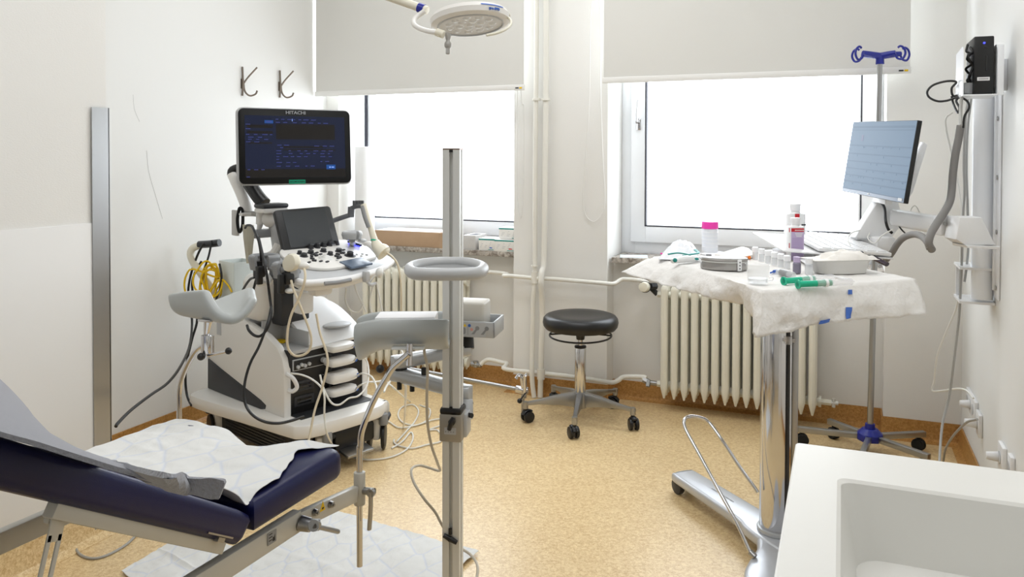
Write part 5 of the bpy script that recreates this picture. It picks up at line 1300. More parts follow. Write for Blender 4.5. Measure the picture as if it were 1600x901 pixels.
for i in range(-NE, NU+1):
    for j in range(-NE, NV+1):
        u, v = i/NU, j/NV
        if i >= 0 and j >= 0: p = top_pt(u, v)
        elif j < 0 and i >= 0:      # near overhang
            t = -j/NE; e0 = top_pt(u,0); h = poly_at(nh, u); 
            m_ = e0.lerp(h, t); drop = (h-e0)
            m_ += Vector((0,0,.003*math.sin(PI*t)*(1-t)))+(-ey.normalized())*(.007*math.sin(PI*t))
            m_ += (-ey.normalized())*wr(m_,.014,15,3)*t+Vector((0,0,wr(m_,.003,30,5)))
            p = m_
        elif i < 0 and j >= 0:      # left overhang
            t = -i/NE; e0 = top_pt(0,v); h = poly_at(lh, v)
            m_ = e0.lerp(h, t)+(-ex.normalized())*(.007*math.sin(PI*t))+Vector((0,0,.003*math.sin(PI*t)*(1-t)))
            m_ += (-ex.normalized())*wr(m_,.014,15,7)*t+Vector((0,0,wr(m_,.003,30,6)))
            p = m_
        else: continue
        grid[i,j] = b.verts.new(p)
# corner gusset: fan between the two hanging edges
for a_ in range(1, NE+1):
    grid[-a_,0] = grid.get((-a_,0)) or None
for i in range(-NE, NU):
    for j in range(-NE, NV):
        ks = [(i,j),(i+1,j),(i+1,j+1),(i,j+1)]
        if all(k in grid and grid[k] is not None for k in ks):
            try: b.faces.new([grid[k] for k in ks])
            except ValueError: pass
for a_ in range(0, NE):   # close the corner between (-a,0) and (0,-a)
    A0, A1, B0, B1 = grid[-a_,0], grid[-a_-1,0], grid[0,-a_], grid[0,-a_-1]
    if a_ == 0: b.faces.new((A0, A1, B1))
    else: b.faces.new((A0, A1, B1, B0))
bmesh.ops.recalc_face_normals(b, faces=b.faces)
g = G(); g.m(0).merge(b)
# blue printed marks hang on the near side
for x_, y0_, y1_ in ((1315,467,471),(1315,487,501)):
    pm = P(x_,(y0_+y1_)/2,D=2.405-.0)
cl_o = obj('table_drape', g, M_CLOTH, None, 'thin white disposable drape covering the instrument table with its hem hanging down', 'drape', ang=80)
md = cl_o.modifiers.new('thickness','SOLIDIFY'); md.thickness = .0008; md.offset = -1
def hemp(u, t):
    e0 = top_pt(u,0); h = poly_at(nh, u)
    m_ = e0.lerp(h, t)+Vector((0,0,.003*math.sin(PI*t)*(1-t)))+(-ey.normalized())*(.007*math.sin(PI*t))
    return m_+(-ey.normalized())*(wr(m_,.014,15,3)*t+.004)
def patch(u0,u1,t0,t1):
    return G().surf(lambda a,c: hemp(u0+(u1-u0)*a+.075*(t0+(t1-t0)*c), t0+(t1-t0)*c), 4, 8, .0003)
for r_ in ((.535,.560,.16,.28),(.535,.560,.62,.92),(.42,.47,.88,.98)):
    obj('printed_mark', patch(*r_), M_BLUEPRINT, cl_o)

# ---------------------------------------------------------------- things on the table
ZD = ZT_+.0055
def T(x, y, dz=0): return P(x, y, Z=ZD+dz)
def up_frame(p, ang=0): return Matrix.Translation(p) @ Matrix.Rotation(ang,4,'Z')
VR = YAW
# jar with pink lid
p = T(1108,392); p.z = ZD
p = P(1109,394,Z=ZD); hgt = (P(1109,346,D=(p-O0).dot(CAMR.col[1])).z-ZD); r_ = .0145*(p-O0).dot(CAMR.col[1])/1.31*.85
rj = 12.2/FPX*(p-O0).dot(CAMR.col[1])
t = thing('specimen_jar', 'tall clear jar with a bright pink screw lid at the rear of the table', 'jar', p)
obj('body', G().lathe([(0,0),(rj*.95,0),(rj,.004),(rj,hgt*.74),(rj*.96,hgt*.78),(0,hgt*.78)], Matrix.Translation(p), 28), mat('frosted_white_plastic',(.92,.93,.95),.3), t)
rg = G()
for k in range(5): rg.lathe([(rj*.99,0),(rj*1.03,.0012),(rj*.99,.0024)], Matrix.Translation(p+Vector((0,0,hgt*(.18+.12*k)))), 28)
obj('ribs', rg, M_CAP, t).name = 'rib'
obj('lid', G().lathe([(rj*.9,hgt*.77),(rj*1.04,hgt*.78),(rj*1.06,hgt*.80),(rj*1.06,hgt*.96),(rj,hgt),(0,hgt)], Matrix.Translation(p), 36), M_PINK, t)
# two bottles
def bottle(p, h, r, lab, label, wf=.62, rot=0):
    t = thing('disinfectant_bottle', label, 'bottle', p)
    fr = up_frame(p, YAW+rot)
    body = rrect(r*2, r*2*wf, r*wf*.6, n=6)
    obj('body', G().prism(body, h*.80, fr, bev=.004).lathe([(r*.62,h*.79),(r*.5,h*.83),(r*.45,h*.86)], fr, 24), M_WHITE, t)
    obj('cap', G().lathe([(0,h*.85),(r*.52,h*.85),(r*.54,h*.86),(r*.54,h*.955),(r*.58,h*.99),(r*.56,h),(0,h)], fr, 28), M_CAP, t)
    ff = frame(fr @ Vector((0,-r*wf-.0004,h*.4)), CAMR.col[0]*1.0, Vector((0,0,1)))
    lab(t, ff, h, r)
    return t
def labA(t, ff, h, r):
    obj('red_mark', G().slab(ff,r*.5,h*.075,.0006,.001,0,cy=h*.36), M_RED, t)
    g = G().m(0).slab(ff,r*.5,h*.03,.0005,.001,0,cx=r*.70,cy=h*.17)
    obj('print', g, M_INK, t)
def labB(t, ff, h, r):
    g = G().m(0).slab(ff,r*1.62,h*.76,.0005,.002,0,cx=.001,cy=-h*.02).m(1).slab(ff,r*1.62,h*.085,.0006,.001,.0002,cx=.001,cy=h*.32)
    g.m(2)
    for k in range(12): g.slab(ff,.0022,.003,.0003,.0005,.0008,cx=-.008+.0027*k,cy=h*.315)
    for k in range(3): g.slab(ff,r*(1.0-.15*k),.0022,.0003,.0005,.0006,cx=r*.2,cy=h*(.24-.035*k))
    g.m(3)
    for k in range(14): g.slab(ff,r*1.35,.0014,.0003,.0005,.0006,cy=h*(.12-.036*k))
    obj('label', g, [M_PURP, M_RED, M_WHITE, mat('lilac_print',(.64,.55,.75),.6)], t, label='lilac label with a red band')
    fs = frame(ff @ Vector((-r*1.02,0,0)), CAMR.col[0], Vector((0,0,1)))
    obj('side_print', G().m(0).slab(fs,r*.10,h*.10,.0006,.0005,.0,cy=h*.32).slab(fs,r*.10,h*.12,.0006,.0005,.0,cy=-h*.05), M_RED, t)
pA = P(1242,393,Z=ZD); dA = (pA-O0).dot(CAMR.col[1])
bottle(pA, P(1242,318,D=dA).z-ZD, 14.6/FPX*dA, labA, 'taller white bottle with a small red square, standing behind the lilac-labelled bottle')
pB = P(1242,405,Z=ZD); dB = (pB-O0).dot(CAMR.col[1])
bottle(pB, P(1242,340,D=dB).z-ZD, 12.2/FPX*dB, labB, 'white bottle with a lilac label and red band, in front of the taller bottle', wf=.8)
# blister cushion pack with teal edge, teal instrument, pouch, beaker
def blobsheet(name, cs, z0, hmax, m, label, cat, nu=24, nv=18, seed=0):
    a, b_, c, d = cs
    def fn(u, v):
        p = a.lerp(b_, u).lerp(d.lerp(c, u), v); e_ = (4*u*(1-u))**.6*(4*v*(1-v))**.6
        n_ = noise.noise(Vector((p.x*40+seed,p.y*40,seed)))
        return Vector((p.x,p.y,z0+max(0,hmax*e_*(1+.6*n_))+.0012))
    t = obj(name, G().surf(fn,nu,nv,.0008), m, None, label, cat, ang=80); return t
wrap = blobsheet('sterile_wrap', [T(1028,405),T(1092,408),T(1090,392),T(1050,388)], ZD, .045, mat('clear_white_film',(.95,.96,.98),.25,bump=.6,bscale=50), 'crumpled clear and white wrapper with a teal edge at the left end of the table', 'wrapper', seed=3)
ed = G().tube([T(1042,381,.0),T(1055,379,.0),T(1075,384,.0)], .0045, n=8, flat=.6)
e1_ = [T(1044,397,.045),T(1060,395,.048),T(1078,398,.038)]
obj('edge', G().tube(e1_, .0045, n=8, flat=.6), M_TEAL, wrap)
obj('pink_mark', G().ball(T(1034,396,.012),.004,(1.5,1,.8),10), M_PINK, wrap)
ta, tb_ = T(1051,408,.010), T(1102,403,.010)
t = thing('applicator', 'white hand instrument with teal buttons and teal clip lying at the left of the table', 'instrument', ta)
obj('body', G().tube([ta, ta.lerp(tb_,.35)+Vector((0,0,.004)), ta.lerp(tb_,.7)+Vector((0,0,.003)), tb_], lambda q:.0155*(.55+.45*math.sin(PI*min(1,q*1.1+.08))), n=14, flat=.75), M_WHITE, t)
obj('button', G().ball(T(1054,406,.020)-CAMR.col[1]*.008,.0075,(1,.6,1),14), M_TEAL, t)
obj('button', G().ball(T(1088,404,.020)-CAMR.col[1]*.006,.0055,(1.3,.6,.8),14), M_TEAL, t)
obj('clip', G().tube([T(1067,399,.022),T(1080,397,.026),T(1091,395,.028),T(1086,390,.034)], .006, n=8, flat=.5), M_TEAL, t)
def slab_on(name, cs, th, m, label, cat, mats=None, bev=.001):
    g = G().prism([(p.x,p.y) for p in cs], th, Matrix.Translation((0,0,cs[0].z)), bev=bev)
    return obj(name, g, m, None, label, cat)
slab_on('gauze_pack', [T(1117,402),T(1152,408),T(1180,402),T(1170,392),T(1160,389)], .012, mat('off_white_paper',(.93,.91,.88),.85,bump=.3,bscale=40), 'folded off-white gauze pack lying behind the silver pouch', 'gauze', bev=.003)
slab_on('paper_wrapper', [T(1092,396),T(1112,401),T(1150,402),T(1158,399),T(1125,393)], .0018, M_PAPER, 'opened flat white paper wrapper beside the folded gauze pack', 'wrapper', bev=0)
# silver kidney-shaped tin / pouch
pc_ = P(1131,420,Z=ZD); d_ = (pc_-O0).dot(CAMR.col[1])
t = thing('instrument_tin', 'oval silver metal tin with white clasp near the left front edge of the table', 'tin', pc_)
fr = up_frame(pc_, YAW-.25)
ov = [(.074*math.cos(a)*(1-.12*math.sin(a)), .042*math.sin(a)+.006*math.cos(2*a)) for a in [2*PI*k/28 for k in range(28)]]
obj('body', G().prism(ov, .026, fr, bev=.004), M_SILV, t)
obj('lid', G().prism([(x*1.02,y*1.03) for x,y in ov], .012, fr @ Matrix.Translation((0,0,.027)), bev=.006), M_SILV, t)
obj('rim', G().prism([(x*1.035,y*1.05) for x,y in ov], .003, fr @ Matrix.Translation((0,0,.025)), bev=.001), M_ALU, t)
cf = fr @ Vector((.048,-.040,.018))
cs_ = obj('clasp', G().box(cf,(.014,.006,.036),YAW+.15,bev=.002), M_WHITE, t)
for k in (-1,0,1): obj('clasp_hole', G().cyl(cf+Vector((0,0,.010*k))-CAMR.col[1]*.003, cf+Vector((0,0,.010*k))-CAMR.col[1]*.0045,.002,n=10), M_INK, cs_)
obj('clasp', G().box(fr @ Vector((-.048,.030,.040)),(.018,.010,.006),YAW-.2,bev=.002), M_GREY, t)
# clear beaker
pk_ = P(1184,443,Z=ZD); d_ = (pk_-O0).dot(CAMR.col[1]); hb_ = P(1184,412,D=d_).z-ZD; rb_ = 19/FPX*d_
t = thing('plastic_beaker', 'small clear plastic beaker standing near the front left corner of the table', 'beaker', pk_)
obj('cup', G().lathe([(0,.001),(rb_*.78,.001),(rb_*.80,.003),(rb_*.93,hb_*.96),(rb_*1.02,hb_),(rb_*1.0,hb_*.985),(rb_*.90,hb_*.95),(rb_*.77,.004),(0,.004)], Matrix.Translation(pk_), 36), mat('beaker_plastic',(.97,.975,.98),.15,alpha=.16), t)
obj('liquid', G().lathe([(0,.005),(rb_*.76,.005),(rb_*.80,hb_*.28),(0,hb_*.28)], Matrix.Translation(pk_), 32), mat('pale_liquid',(.93,.95,.96),.1,alpha=.3), t)
obj('handle', G().tube([pk_+CAMR.col[0]*rb_*.9+Vector((0,0,hb_*.3)), pk_+CAMR.col[0]*rb_*1.25+Vector((0,0,hb_*.32)), pk_+CAMR.col[0]*rb_*1.2+Vector((0,0,hb_*.18)), pk_+CAMR.col[0]*rb_*.85+Vector((0,0,hb_*.14))], .002, n=6), M_CLEAR, t)
# green syringes
def syringe(x0,y0,x1,y1,label,g0=.62):
    a = T(x0,y0,.009); b_ = T(x1,y1,.009); t = thing('syringe', label, 'syringe', a)
    d = (b_-a); n_ = d.normalized()
    obj('plunger', G().cyl(a, a+n_*.004, .0125).cyl(a, a+d*g0, .0088,n=20,bev=.001), M_GREEN, t)
    obj('barrel', G().lathe([(.0092,0),(.0098,0),(.0098,d.length*(1-g0*.55)),(.003,d.length*(1-g0*.55)+.003),(.0025,d.length*(1-g0*.55)+.010),(0,d.length*(1-g0*.55)+.010)], frame(a+d*(g0*.55), n_.cross(Vector((0,0,1))), Vector((0,0,1)).cross(n_).cross(n_)) , 18), M_CLEAR, t)
    obj('grip', G().cyl(a+d*(g0*.80), a+d*(g0*.88), .0112), M_CAP, t)
    return t
syringe(1224,439,1300,433,'green-plunger syringe on the table, the rear one nearer the bottles')
syringe(1246,444,1330,440,'green-plunger syringe on the table, the front one nearer the hem')
# row of capped specimen tubes in a clear rack
t = thing('tube_rack', 'row of white-capped clear vials beside the silver tin', 'vials', T(1230,415))
row = [(1180,399),(1190,402),(1200,405),(1210,408),(1220,411),(1230,414)]
for k, (x_, y_) in enumerate(row):
    c = T(x_, y_+6)
    obj('vial', G().lathe([(0,0),(.0095,0),(.0095,.026),(0,.026)], Matrix.Translation(c), 18), mat('vial_clear',(.90,.91,.92),.15,alpha=.55) if k == 0 else MATS['vial_clear'], t)
    obj('vial_cap', G().lathe([(0,.026),(.0112,.026),(.0115,.028),(.0112,.042),(.009,.044),(0,.044)], Matrix.Translation(c), 20), M_CAP, t)
# darker glass vials with white caps and one lilac vial
for x_, y_, lb, mm, cap in ((1222,421,'small glass vial with dark print lying among the capped vials, leftmost','g',0),(1245,423,'small upright vial with lilac cap in front of the bottles','p',1),(1264,425,'white-capped clear vial beside the pulp tray','w',2)):
    c = T(x_, y_+3)
    t = thing('glass_vial', lb, 'vial', c)
    if cap == 0:
        a = T(1216,424,.010); b_ = T(1240,430,.010)
        obj('body', G().cyl(a,b_,.010,bev=.002), MATS['vial_clear'], t)
        obj('print', G().cyl(a.lerp(b_,.2),a.lerp(b_,.7),.0103), M_GREY, t)
    else:
        obj('body', G().lathe([(0,0),(.012,0),(.0125,.002),(.0125,.030),(.008,.034),(0,.034)], Matrix.Translation(c), 20), MATS['vial_clear'] if cap == 2 else mat('smoky_vial',(.50,.48,.55),.2), t)
        obj('cap', G().lathe([(0,.033),(.0105,.033),(.0108,.050),(0,.052)], Matrix.Translation(c), 20), M_CAP if cap == 2 else M_PURP, t)
obj('blue_tip', G().cyl(T(1209,424,.006),T(1215,423,.006),.0045).cyl(T(1204,426,.004),T(1209,424,.004),.0025), M_BLUEPRINT, None, 'tiny blue plastic tip lying between the beaker and the vials', 'tip')
for x_, y_, lb in ((1171,402,'small orange cap lying at the rear of the vial row, left one'),(1211,396,'small orange cap lying behind the vial row, right one')):
    obj('orange_cap', G().cyl(T(x_,y_,.002),T(x_,y_,.010),.0055,bev=.001), M_ORANGE, None, lb, 'cap')
# rigid tray things: white pack under keyboard etc.
slab_on('glove_wrapper', [T(1207,392),T(1226,400),T(1245,402),T(1225,388)], .010, M_PAPER, 'white folded paper pack left of the two bottles', 'paper pack', bev=.002)
# pulp tray with crumpled paper
tcn = T(1312,425); fr = up_frame(tcn, YAW+.18)
t = thing('pulp_tray', 'grey-white moulded pulp tray holding crumpled paper at the right of the table', 'tray', tcn)
def trayf(u, v):
    a = 2*PI*v; r = [.55,.92,1.0,.94,.80,.45][min(5,int(u*5+.001))]
    return None
rx, ry = .098, .052
g = G(); prof_ = [(.0,.003),(.80,.003),(.93,.040),(1.0,.043),(1.0,.040),(.95,.036),(.83,.0),(0,.0)]
b = bmesh.new(); nn2 = 40; rings = []
for r, z in prof_:
    if r == 0: rings.append([b.verts.new((0,0,z))]); continue
    rings.append([b.verts.new((rx*r*math.copysign(abs(math.cos(a))**.75,math.cos(a)), ry*r*math.copysign(abs(math.sin(a))**.75,math.sin(a)), z)) for a in [2*PI*k/nn2 for k in range(nn2)]])
for A_, B_ in zip(rings, rings[1:]):
    for k in range(nn2):
        j = (k+1)%nn2
        if len(A_)==1: b.faces.new((A_[0],B_[j],B_[k]))
        elif len(B_)==1: b.faces.new((A_[k],A_[j],B_[0]))
        else: b.faces.new((A_[k],A_[j],B_[j],B_[k]))
bmesh.ops.recalc_face_normals(b, faces=b.faces); g.merge(b, fr)
obj('tray', g, M_KIDNEY, t)
def crump(u, v):
    x = (-1.15+2.25*u)*rx; y = (v-.5)*2*ry*(1.05-.3*abs(u-.5))
    e_ = (4*v*(1-v))**.5
    z = .045+.022*e_*max(0,math.sin(PI*min(1,max(0,u-.1)/.9)))*(.4+1.1*u)+.012*noise.noise(Vector((x*45,y*45,1)))-.006*(1-e_)
    if u < .25: z = .043+.004*u
    return fr @ Vector((x,y,max(z,.044)))
obj('crumpled_paper', G().surf(crump, 34, 22, .001), mat('crumpled_tissue',(.94,.925,.90),.8,bump=.5,bscale=60), None, 'crumpled white tissue heaped in the pulp tray on the table', 'tissue', ang=60)
st_ = [T(1322,444,.003),T(1290,441,.003)]
obj('white_stick', G().tube([T(1303,431,.004),T(1318,435,.004),T(1330,436,.004)], .003, n=8), M_WHITE, None, 'short white plastic stick lying in front of the pulp tray', 'stick')

# ---------------------------------------------------------------- wall arm, monitor, keyboard, PC bracket on the right wall
q = [P(1333,190.5,D=3.25), P(1433.5,187,D=2.70), P(1411,318,D=2.72), P(1314,298,D=3.27)]
frm, mw, mh = frame4(*q)
# screen normal should face the camera side
if (frm.to_3x3() @ Vector((0,0,1))).dot(O0-frm.translation) < 0: pass
WM = thing('monitor_arm', 'white jointed wall arm carrying a flat monitor and keyboard shelf at the right wall', 'monitor arm', (XR-.02, 3.18, .75))
mo = thing('monitor_holder_dummy') if False else None
mon2 = obj('monitor', G().slab(frm, mw, mh, .016, .004, -.018, bev=.002), M_BLACK, WM)
s = G().m(0).slab(frm, mw-.006, mh*.945, .0008, .002, -.0022, cy=mh*.022)
s.m(3).slab(frm, mw-.006, mh*.05, .0008, .001, -.0022, cy=-mh*.468)
scm = frm @ Matrix.Translation((0,mh*.022,-.0012))
s.m(1)
for yy, hh in ((.40,.03),(.36,.012),(.145,.020),(.03,.018),(-.075,.016),(-.175,.016),(-.27,.016),(-.36,.020)): s.slab(scm, mw*.96, mh*hh, .0003, .0005, 0, cx=0, cy=mh*yy, n=1)
random.seed(11)
s.m(1)
for k in range(30):
    yy = random.choice([.10,-.02,-.12,-.22,-.31,-.41]); s.slab(scm, mw*.004, mh*.035, .0003, .0003, .0, cx=mw*random.uniform(-.4,.45), cy=mh*(yy+.03), n=1)
s.m(2).slab(scm, mw*.035, mh*.085, .0003, .001, 0, cx=-mw*.28, cy=mh*.25, n=2)
s.m(4).slab(frm, mw*.055, mh*.035, .0010, .001, -.0015, cx=mw*.445, cy=-mh*.462).slab(frm, mw*.03, mh*.018, .0010, .003, -.0015, cx=-mw*.03, cy=-mh*.465)
obj('screen', s, [M_SCRPC, M_SCRPC2, M_SCRPC3, mat('monitor_chin',(.36,.42,.50),.3), M_LGREY], mon2)
bk = frm @ Vector((0,-.02,-.02)); nb = (frm.to_3x3() @ Vector((0,0,-1)))
mp_ = P(1400,250,D=3.02)
obj('monitor_back_plate', G().prism([(-.06,-.16),(.05,-.16),(.06,.10),(-.02,.10)], .03, frame(frm @ Vector((.05,0,-.045)), frm.to_3x3() @ Vector((1,0,0)), frm.to_3x3() @ Vector((0,1,0))), bev=.008), M_WHITE, WM)
# spine below the monitor down to the elbow
def poly_slab(pts, D, th, m, name, par, bev=.006, lab=None):
    vs = [P(x,y,D=D) for x, y in pts]
    c = sum(vs, Vector())/len(vs); fr = frame(c, CAMR.col[0], Vector((0,0,1)))
    inv = fr.inverted(); loc = [(inv @ v) for v in vs]
    return obj(name, G().prism([(v.x,v.y) for v in loc], th, fr @ Matrix.Translation((0,0,-th/2)), bev=bev), m, par, lab)
poly_slab([(1368,312),(1398,312),(1408,345),(1384,378),(1362,384),(1332,370),(1350,340)], 3.02, .05, M_WHITE, 'monitor_spine', WM)
poly_slab([(1440,222),(1446,226),(1424,300),(1416,312),(1420,290),(1432,240)], 2.96, .03, M_WHITE, 'spine_top', WM, .003)
obj('elbow_block', G().box(P(1377,381,D=2.98),(.075,.07,.055),.5,bev=.008), M_WHITE, WM)
obj('elbow_plate', G().box(P(1348,372,D=3.02),(.07,.06,.008),.4,bev=.002), M_LGREY, WM)
obj('shelf_post', G().cyl(P(1378,388,D=2.97),P(1378,412,D=2.97),.014), M_STEEL, WM)
obj('shelf_bracket', G().tube([P(1362,400,D=2.92),P(1378,404,D=2.95),P(1385,412,D=2.95)],.012,n=8,flat=.5), M_WHITE, WM)
arm_s, arm_e = P(1402,340,D=2.96), P(1492,356,D=2.68)
obj('upper_arm', flatarm(arm_s, arm_e, .026, .026, .062), M_WHITE, WM)
obj('arm_cover', G().box(P(1478,352,D=2.70),(.060,.050,.066),.4,bev=.006), M_WHITE, WM)
# big wedge-shaped joint housing near the wall
poly_slab([(1490,338),(1524,338),(1546,381),(1500,382),(1484,372)], 2.63, .075, M_WHITE, 'joint_housing', WM, .006)
poly_slab([(1498,381),(1552,383),(1548,387),(1500,385)], 2.62, .085, M_WHITE, 'joint_base', WM, .001)
obj('arm_screw', G().cyl(P(1476,349,D=2.668),P(1476,349,D=2.655),.006), M_STEEL, WM)
obj('arm_screw', G().cyl(P(1408,336,D=2.95),P(1408,336,D=2.94),.006), M_STEEL, WM)
# wall rail and duct
ry0, ry1 = 3.085, 3.245
obj('wall_rail', G().bx((XR-.006,3.075,P(1563,470,X=XR).z),(XR-.001,3.20,1.56),.001).bx((XR-.014,3.125,.80),(XR-.004,3.145,1.55),.001), M_PVC, WM)
for yp in (184,278,366,457): 
    c_ = P(1565.5,yp,X=XR-.006); c_.y = 3.105
    obj('screw', G().cyl((XR-.0075,3.108,c_.z),(XR-.011,3.108,c_.z),.008,n=12), M_STEEL, WM)
obj('cable_duct', G().cyl((XR-.038,3.185,.76),(XR-.038,3.185,1.47),.034,n=32), M_PVC, WM)
obj('joint_tray', G().bx((XR-.11,3.15,.862),(XR-.002,3.31,.870)).bx((XR-.105,3.29,.755),(XR-.095,3.30,.866)).bx((XR-.11,3.15,.745),(XR-.002,3.31,.753)), M_WHITE, WM)
# PC bracket (open white U-shaped holder) and the small black computer in it
bx0 = P(1530,150,D=2.86)
PB = thing('pc_bracket', 'white open metal bracket high on the right wall holding a small black computer', 'bracket', bx0)
YB0, YB1 = 2.93, 3.11
zb = P(1530,146,D=2.88).z
def pb(x, y, X=None, Y=None): return P(x, y, X=X, Y=Y)
g = G()
xl_, xr_ = .285, .475
yf, yb2 = 2.86, 3.02
xl_ = P(1504,140,Y=yf).x; xr_ = P(1560,140,Y=yf).x; zb = P(1530,147,Y=yf).z; zt2 = P(1504,72,Y=yf).z
if xr_ > XR-.012:
    k_ = (XR-.012)/xr_; yf *= k_; xl_ *= k_; xr_ = XR-.012; zb = P(1530,147,Y=yf).z; zt2 = P(1504,74,Y=yf).z
yb2 = yf+.17
bplate = G().bx((xl_,yf,zb),(xr_,yb2,zb+.003)).bx((xr_-.003,yf,zb),(xr_,yb2,zt2),.001).bx((xl_,yf,zb),(xl_+.003,yb2,zt2),.001)
obj('holder', G().prism([(0,0),(.165,0),(.165,(zt2-zb)*.95),(.02,(zt2-zb)),(0,(zt2-zb)*.8)], .003, frame((xl_,yf,zb),(0,1,0),(0,0,1))).prism([(0,0),(.165,0),(.165,(zt2-zb)),(.03,(zt2-zb)*1.03),(0,(zt2-zb)*.90)], .003, frame((xr_-.003,yf,zb),(0,1,0),(0,0,1))).bx((xl_,yf,zb-.004),(xr_,yb2,zb)).bx((xr_-.003,yf,zb-.004),(P(1569,100,Y=yf).x,yf+.003,zt2),.001), M_PVC, PB)
obj('wall_mount', G().bx((xr_,yf+.14,zb+.02),(XR-.001,yf+.165,zt2-.03)), M_PVC, PB)
cx0 = P(1519,140,Y=yf+.01).x; cx1 = P(1553,140,Y=yf+.01).x; czt = P(1535,56,Y=yf+.01).z
PCt = thing('mini_computer', 'small upright black computer with a blue light in the white wall bracket', 'computer', ((cx0+cx1)/2, yf+.08, zb+.001))
obj('case', G().box(((cx0+cx1)/2+.002, yf+.095, (zb+.001+czt)/2),(cx1-cx0-.004,.165,czt-zb-.002),bev=.004), M_BLACK, PCt)
fp = frame(((cx0+cx1)/2+.002, yf+.0115, (zb+czt)/2),(1,0,0),(0,0,1))
if (fp.to_3x3() @ Vector((0,0,1))).y > 0: pass
hC = czt-zb
obj('power_light', G().slab(fp,.006,.005,.002,.002,-.001,cx=.0,cy=hC*.38), M_LED, PCt)
obj('front_slot', G().slab(fp,.003,hC*.26,.0015,.001,-.001,cx=.007,cy=hC*.03).slab(fp,.010,.004,.0015,.001,-.001,cx=.006,cy=hC*.30), M_GLOSS, PCt)
sg = G().m(0).slab(fp,.034,.011,.0015,.001,-.0005,cx=-.001,cy=-hC*.235).m(1)
for k in range(9): sg.slab(fp,.0018,.004,.0006,.0003,.001,cx=-.013+.003*k,cy=-hC*.235)
obj('name_label', sg, [M_WHITE, M_GREY], PCt)
obj('power_adapter', G().box((cx0-.010,yf+.08,zb+.022),(.035,.09,.038),.15,bev=.008), M_LGREY, None, 'light grey power adapter lying beside the black computer in the bracket', 'adapter')
# bundled leads left of the computer
g = G()
bxp = [(1512,70,.05),(1510,80,.04),(1516,84,.03),(1511,92,.05),(1518,100,.05),(1509,108,.06),(1516,118,.05),(1511,126,.04),(1518,132,.05),(1514,120,.03),(1520,104,.03),(1512,88,.02),(1520,82,.03),(1516,74,.05)]
cable('lead_bundle', [P(x,y,Y=yf+d) for x,y,d in bxp], .0038, M_BLACK, 'bundle of black leads stuffed beside the small computer in the bracket', k=4)
Yw = yf+.09
cable('black_cable', [P(x,y,Y=Yw+d) for x,y,d in ((1505,145,.02),(1490,150,.02),(1487,138,.02),(1494,128,.02),(1478,127,.02),(1458,133,.03),(1449,143,.03),(1452,152,.03),(1465,158,.02),(1480,157,.02),(1497,152,.0),(1510,157,-.02),(1514,168,-.04),(1507,182,-.06),(1505,200,-.06))], .0036, M_BLACK, 'black cable looping out to the left below the wall bracket')
cable('black_cable', [P(x,y,Y=Yw+d) for x,y,d in ((1487,150,.02),(1489,160,.02),(1493,170,.0),(1497,176,-.02),(1499,168,-.02),(1494,158,.0),(1498,152,.0))], .0036, M_BLACK, 'short kinked black cable loop hanging under the wall bracket')
dS = 2.72
slv = [(1501,196,dS),(1498,215,dS),(1493,240,dS),(1489,270,dS),(1487,297,dS),(1484,315,2.70),(1475,332,2.66),(1463,350,2.62),(1454,366,2.60),(1451,380,2.60),(1456,390,2.62)]
cable('cable_sleeve', PP(slv), .0125, M_SLEEVE, 'thick grey woven cable sleeve hanging from the bracket down to the arm', 'cable sleeve', k=5, n=14)
cable('cable_sleeve', PP([(1453,388,2.60),(1449,378,2.62),(1440,369,2.68),(1427,366,2.74),(1412,371,2.80),(1402,381,2.84),(1394,394,2.87),(1384,406,2.90)]), .0115, M_SLEEVE, 'thick grey cable sleeve curving from the arm elbow to the keyboard shelf', 'cable sleeve', k=5, n=14)
cable('grey_cable', [P(x,y,Y=yf+d) for x,y,d in ((1503,148,.05),(1501,170,.04),(1501,196,.0))], .005, M_GCORD, 'short grey cable running from the bracket into the sleeve')
Yc = 3.20
cable('grey_cable', [P(x,y,Y=Yc+d) for x,y,d in ((1514,148,.0),(1509,180,0),(1507,220,0),(1506,260,0),(1507,300,0),(1504,350,0),(1503,400,0),(1501,450,0),(1498,500,.0),(1491,560,0),(1483,620,0),(1473,660,-.05),(1469,700,-.15),(1468,725,-.25))], .0042, M_GCORD, 'long grey cable hanging straight down the right wall to the floor')
cable('grey_cable', [P(x,y,Y=Yc+d) for x,y,d in ((1518,150,.02),(1512,200,.03),(1510,260,.03),(1512,330,.03),(1513,380,.04),(1511,410,.05),(1507,440,.05))], .0042, M_GCORD, 'grey cable hanging behind the wall arm and ending below it')
cable('white_cable', [P(x,y,Y=Yc+.1+d) for x,y,d in ((1489,175,-.1),(1478,185,-.08),(1479,205,-.06),(1486,235,-.04),(1496,280,.0),(1503,330,.0),(1501,400,0),(1497,470,.0),(1478,520,.02),(1467,548,.04),(1462,570,.06),(1460,595,.08),(1457,610,.08),(1475,610,.05),(1495,607,.0),(1510,610,-.05),(1521,622,-.12))], .0036, M_CORD, 'thin white cable hanging in the corner and bending to the wall sockets')
cable('white_cable', [P(1527,655,X=XR-.05),P(1510,660,X=XR-.07),P(1490,680,X=XR-.09),P(1478,700,X=XR-.10),P(1474,720,X=XR-.10)], .0042, M_GCORD, 'grey-white plug lead dropping from the lower wall socket')
cable('white_cable', PP([(1340,395,2.85),(1330,385,2.86),(1325,374,2.9),(1330,364,2.95),(1345,360,3.0),(1358,363,3.0),(1356,372,2.96),(1366,380,2.93),(1378,368,2.90),(1395,358,2.9)]), .0022, M_CORD, 'thin white keyboard cable curling up beside the monitor arm')
cable('white_cable', PP([(1422,338,2.93),(1424,326,2.93),(1431,322,2.93),(1440,338,2.92),(1450,358,2.90)]), .0022, M_CORD, 'thin white cable arching over the monitor arm')
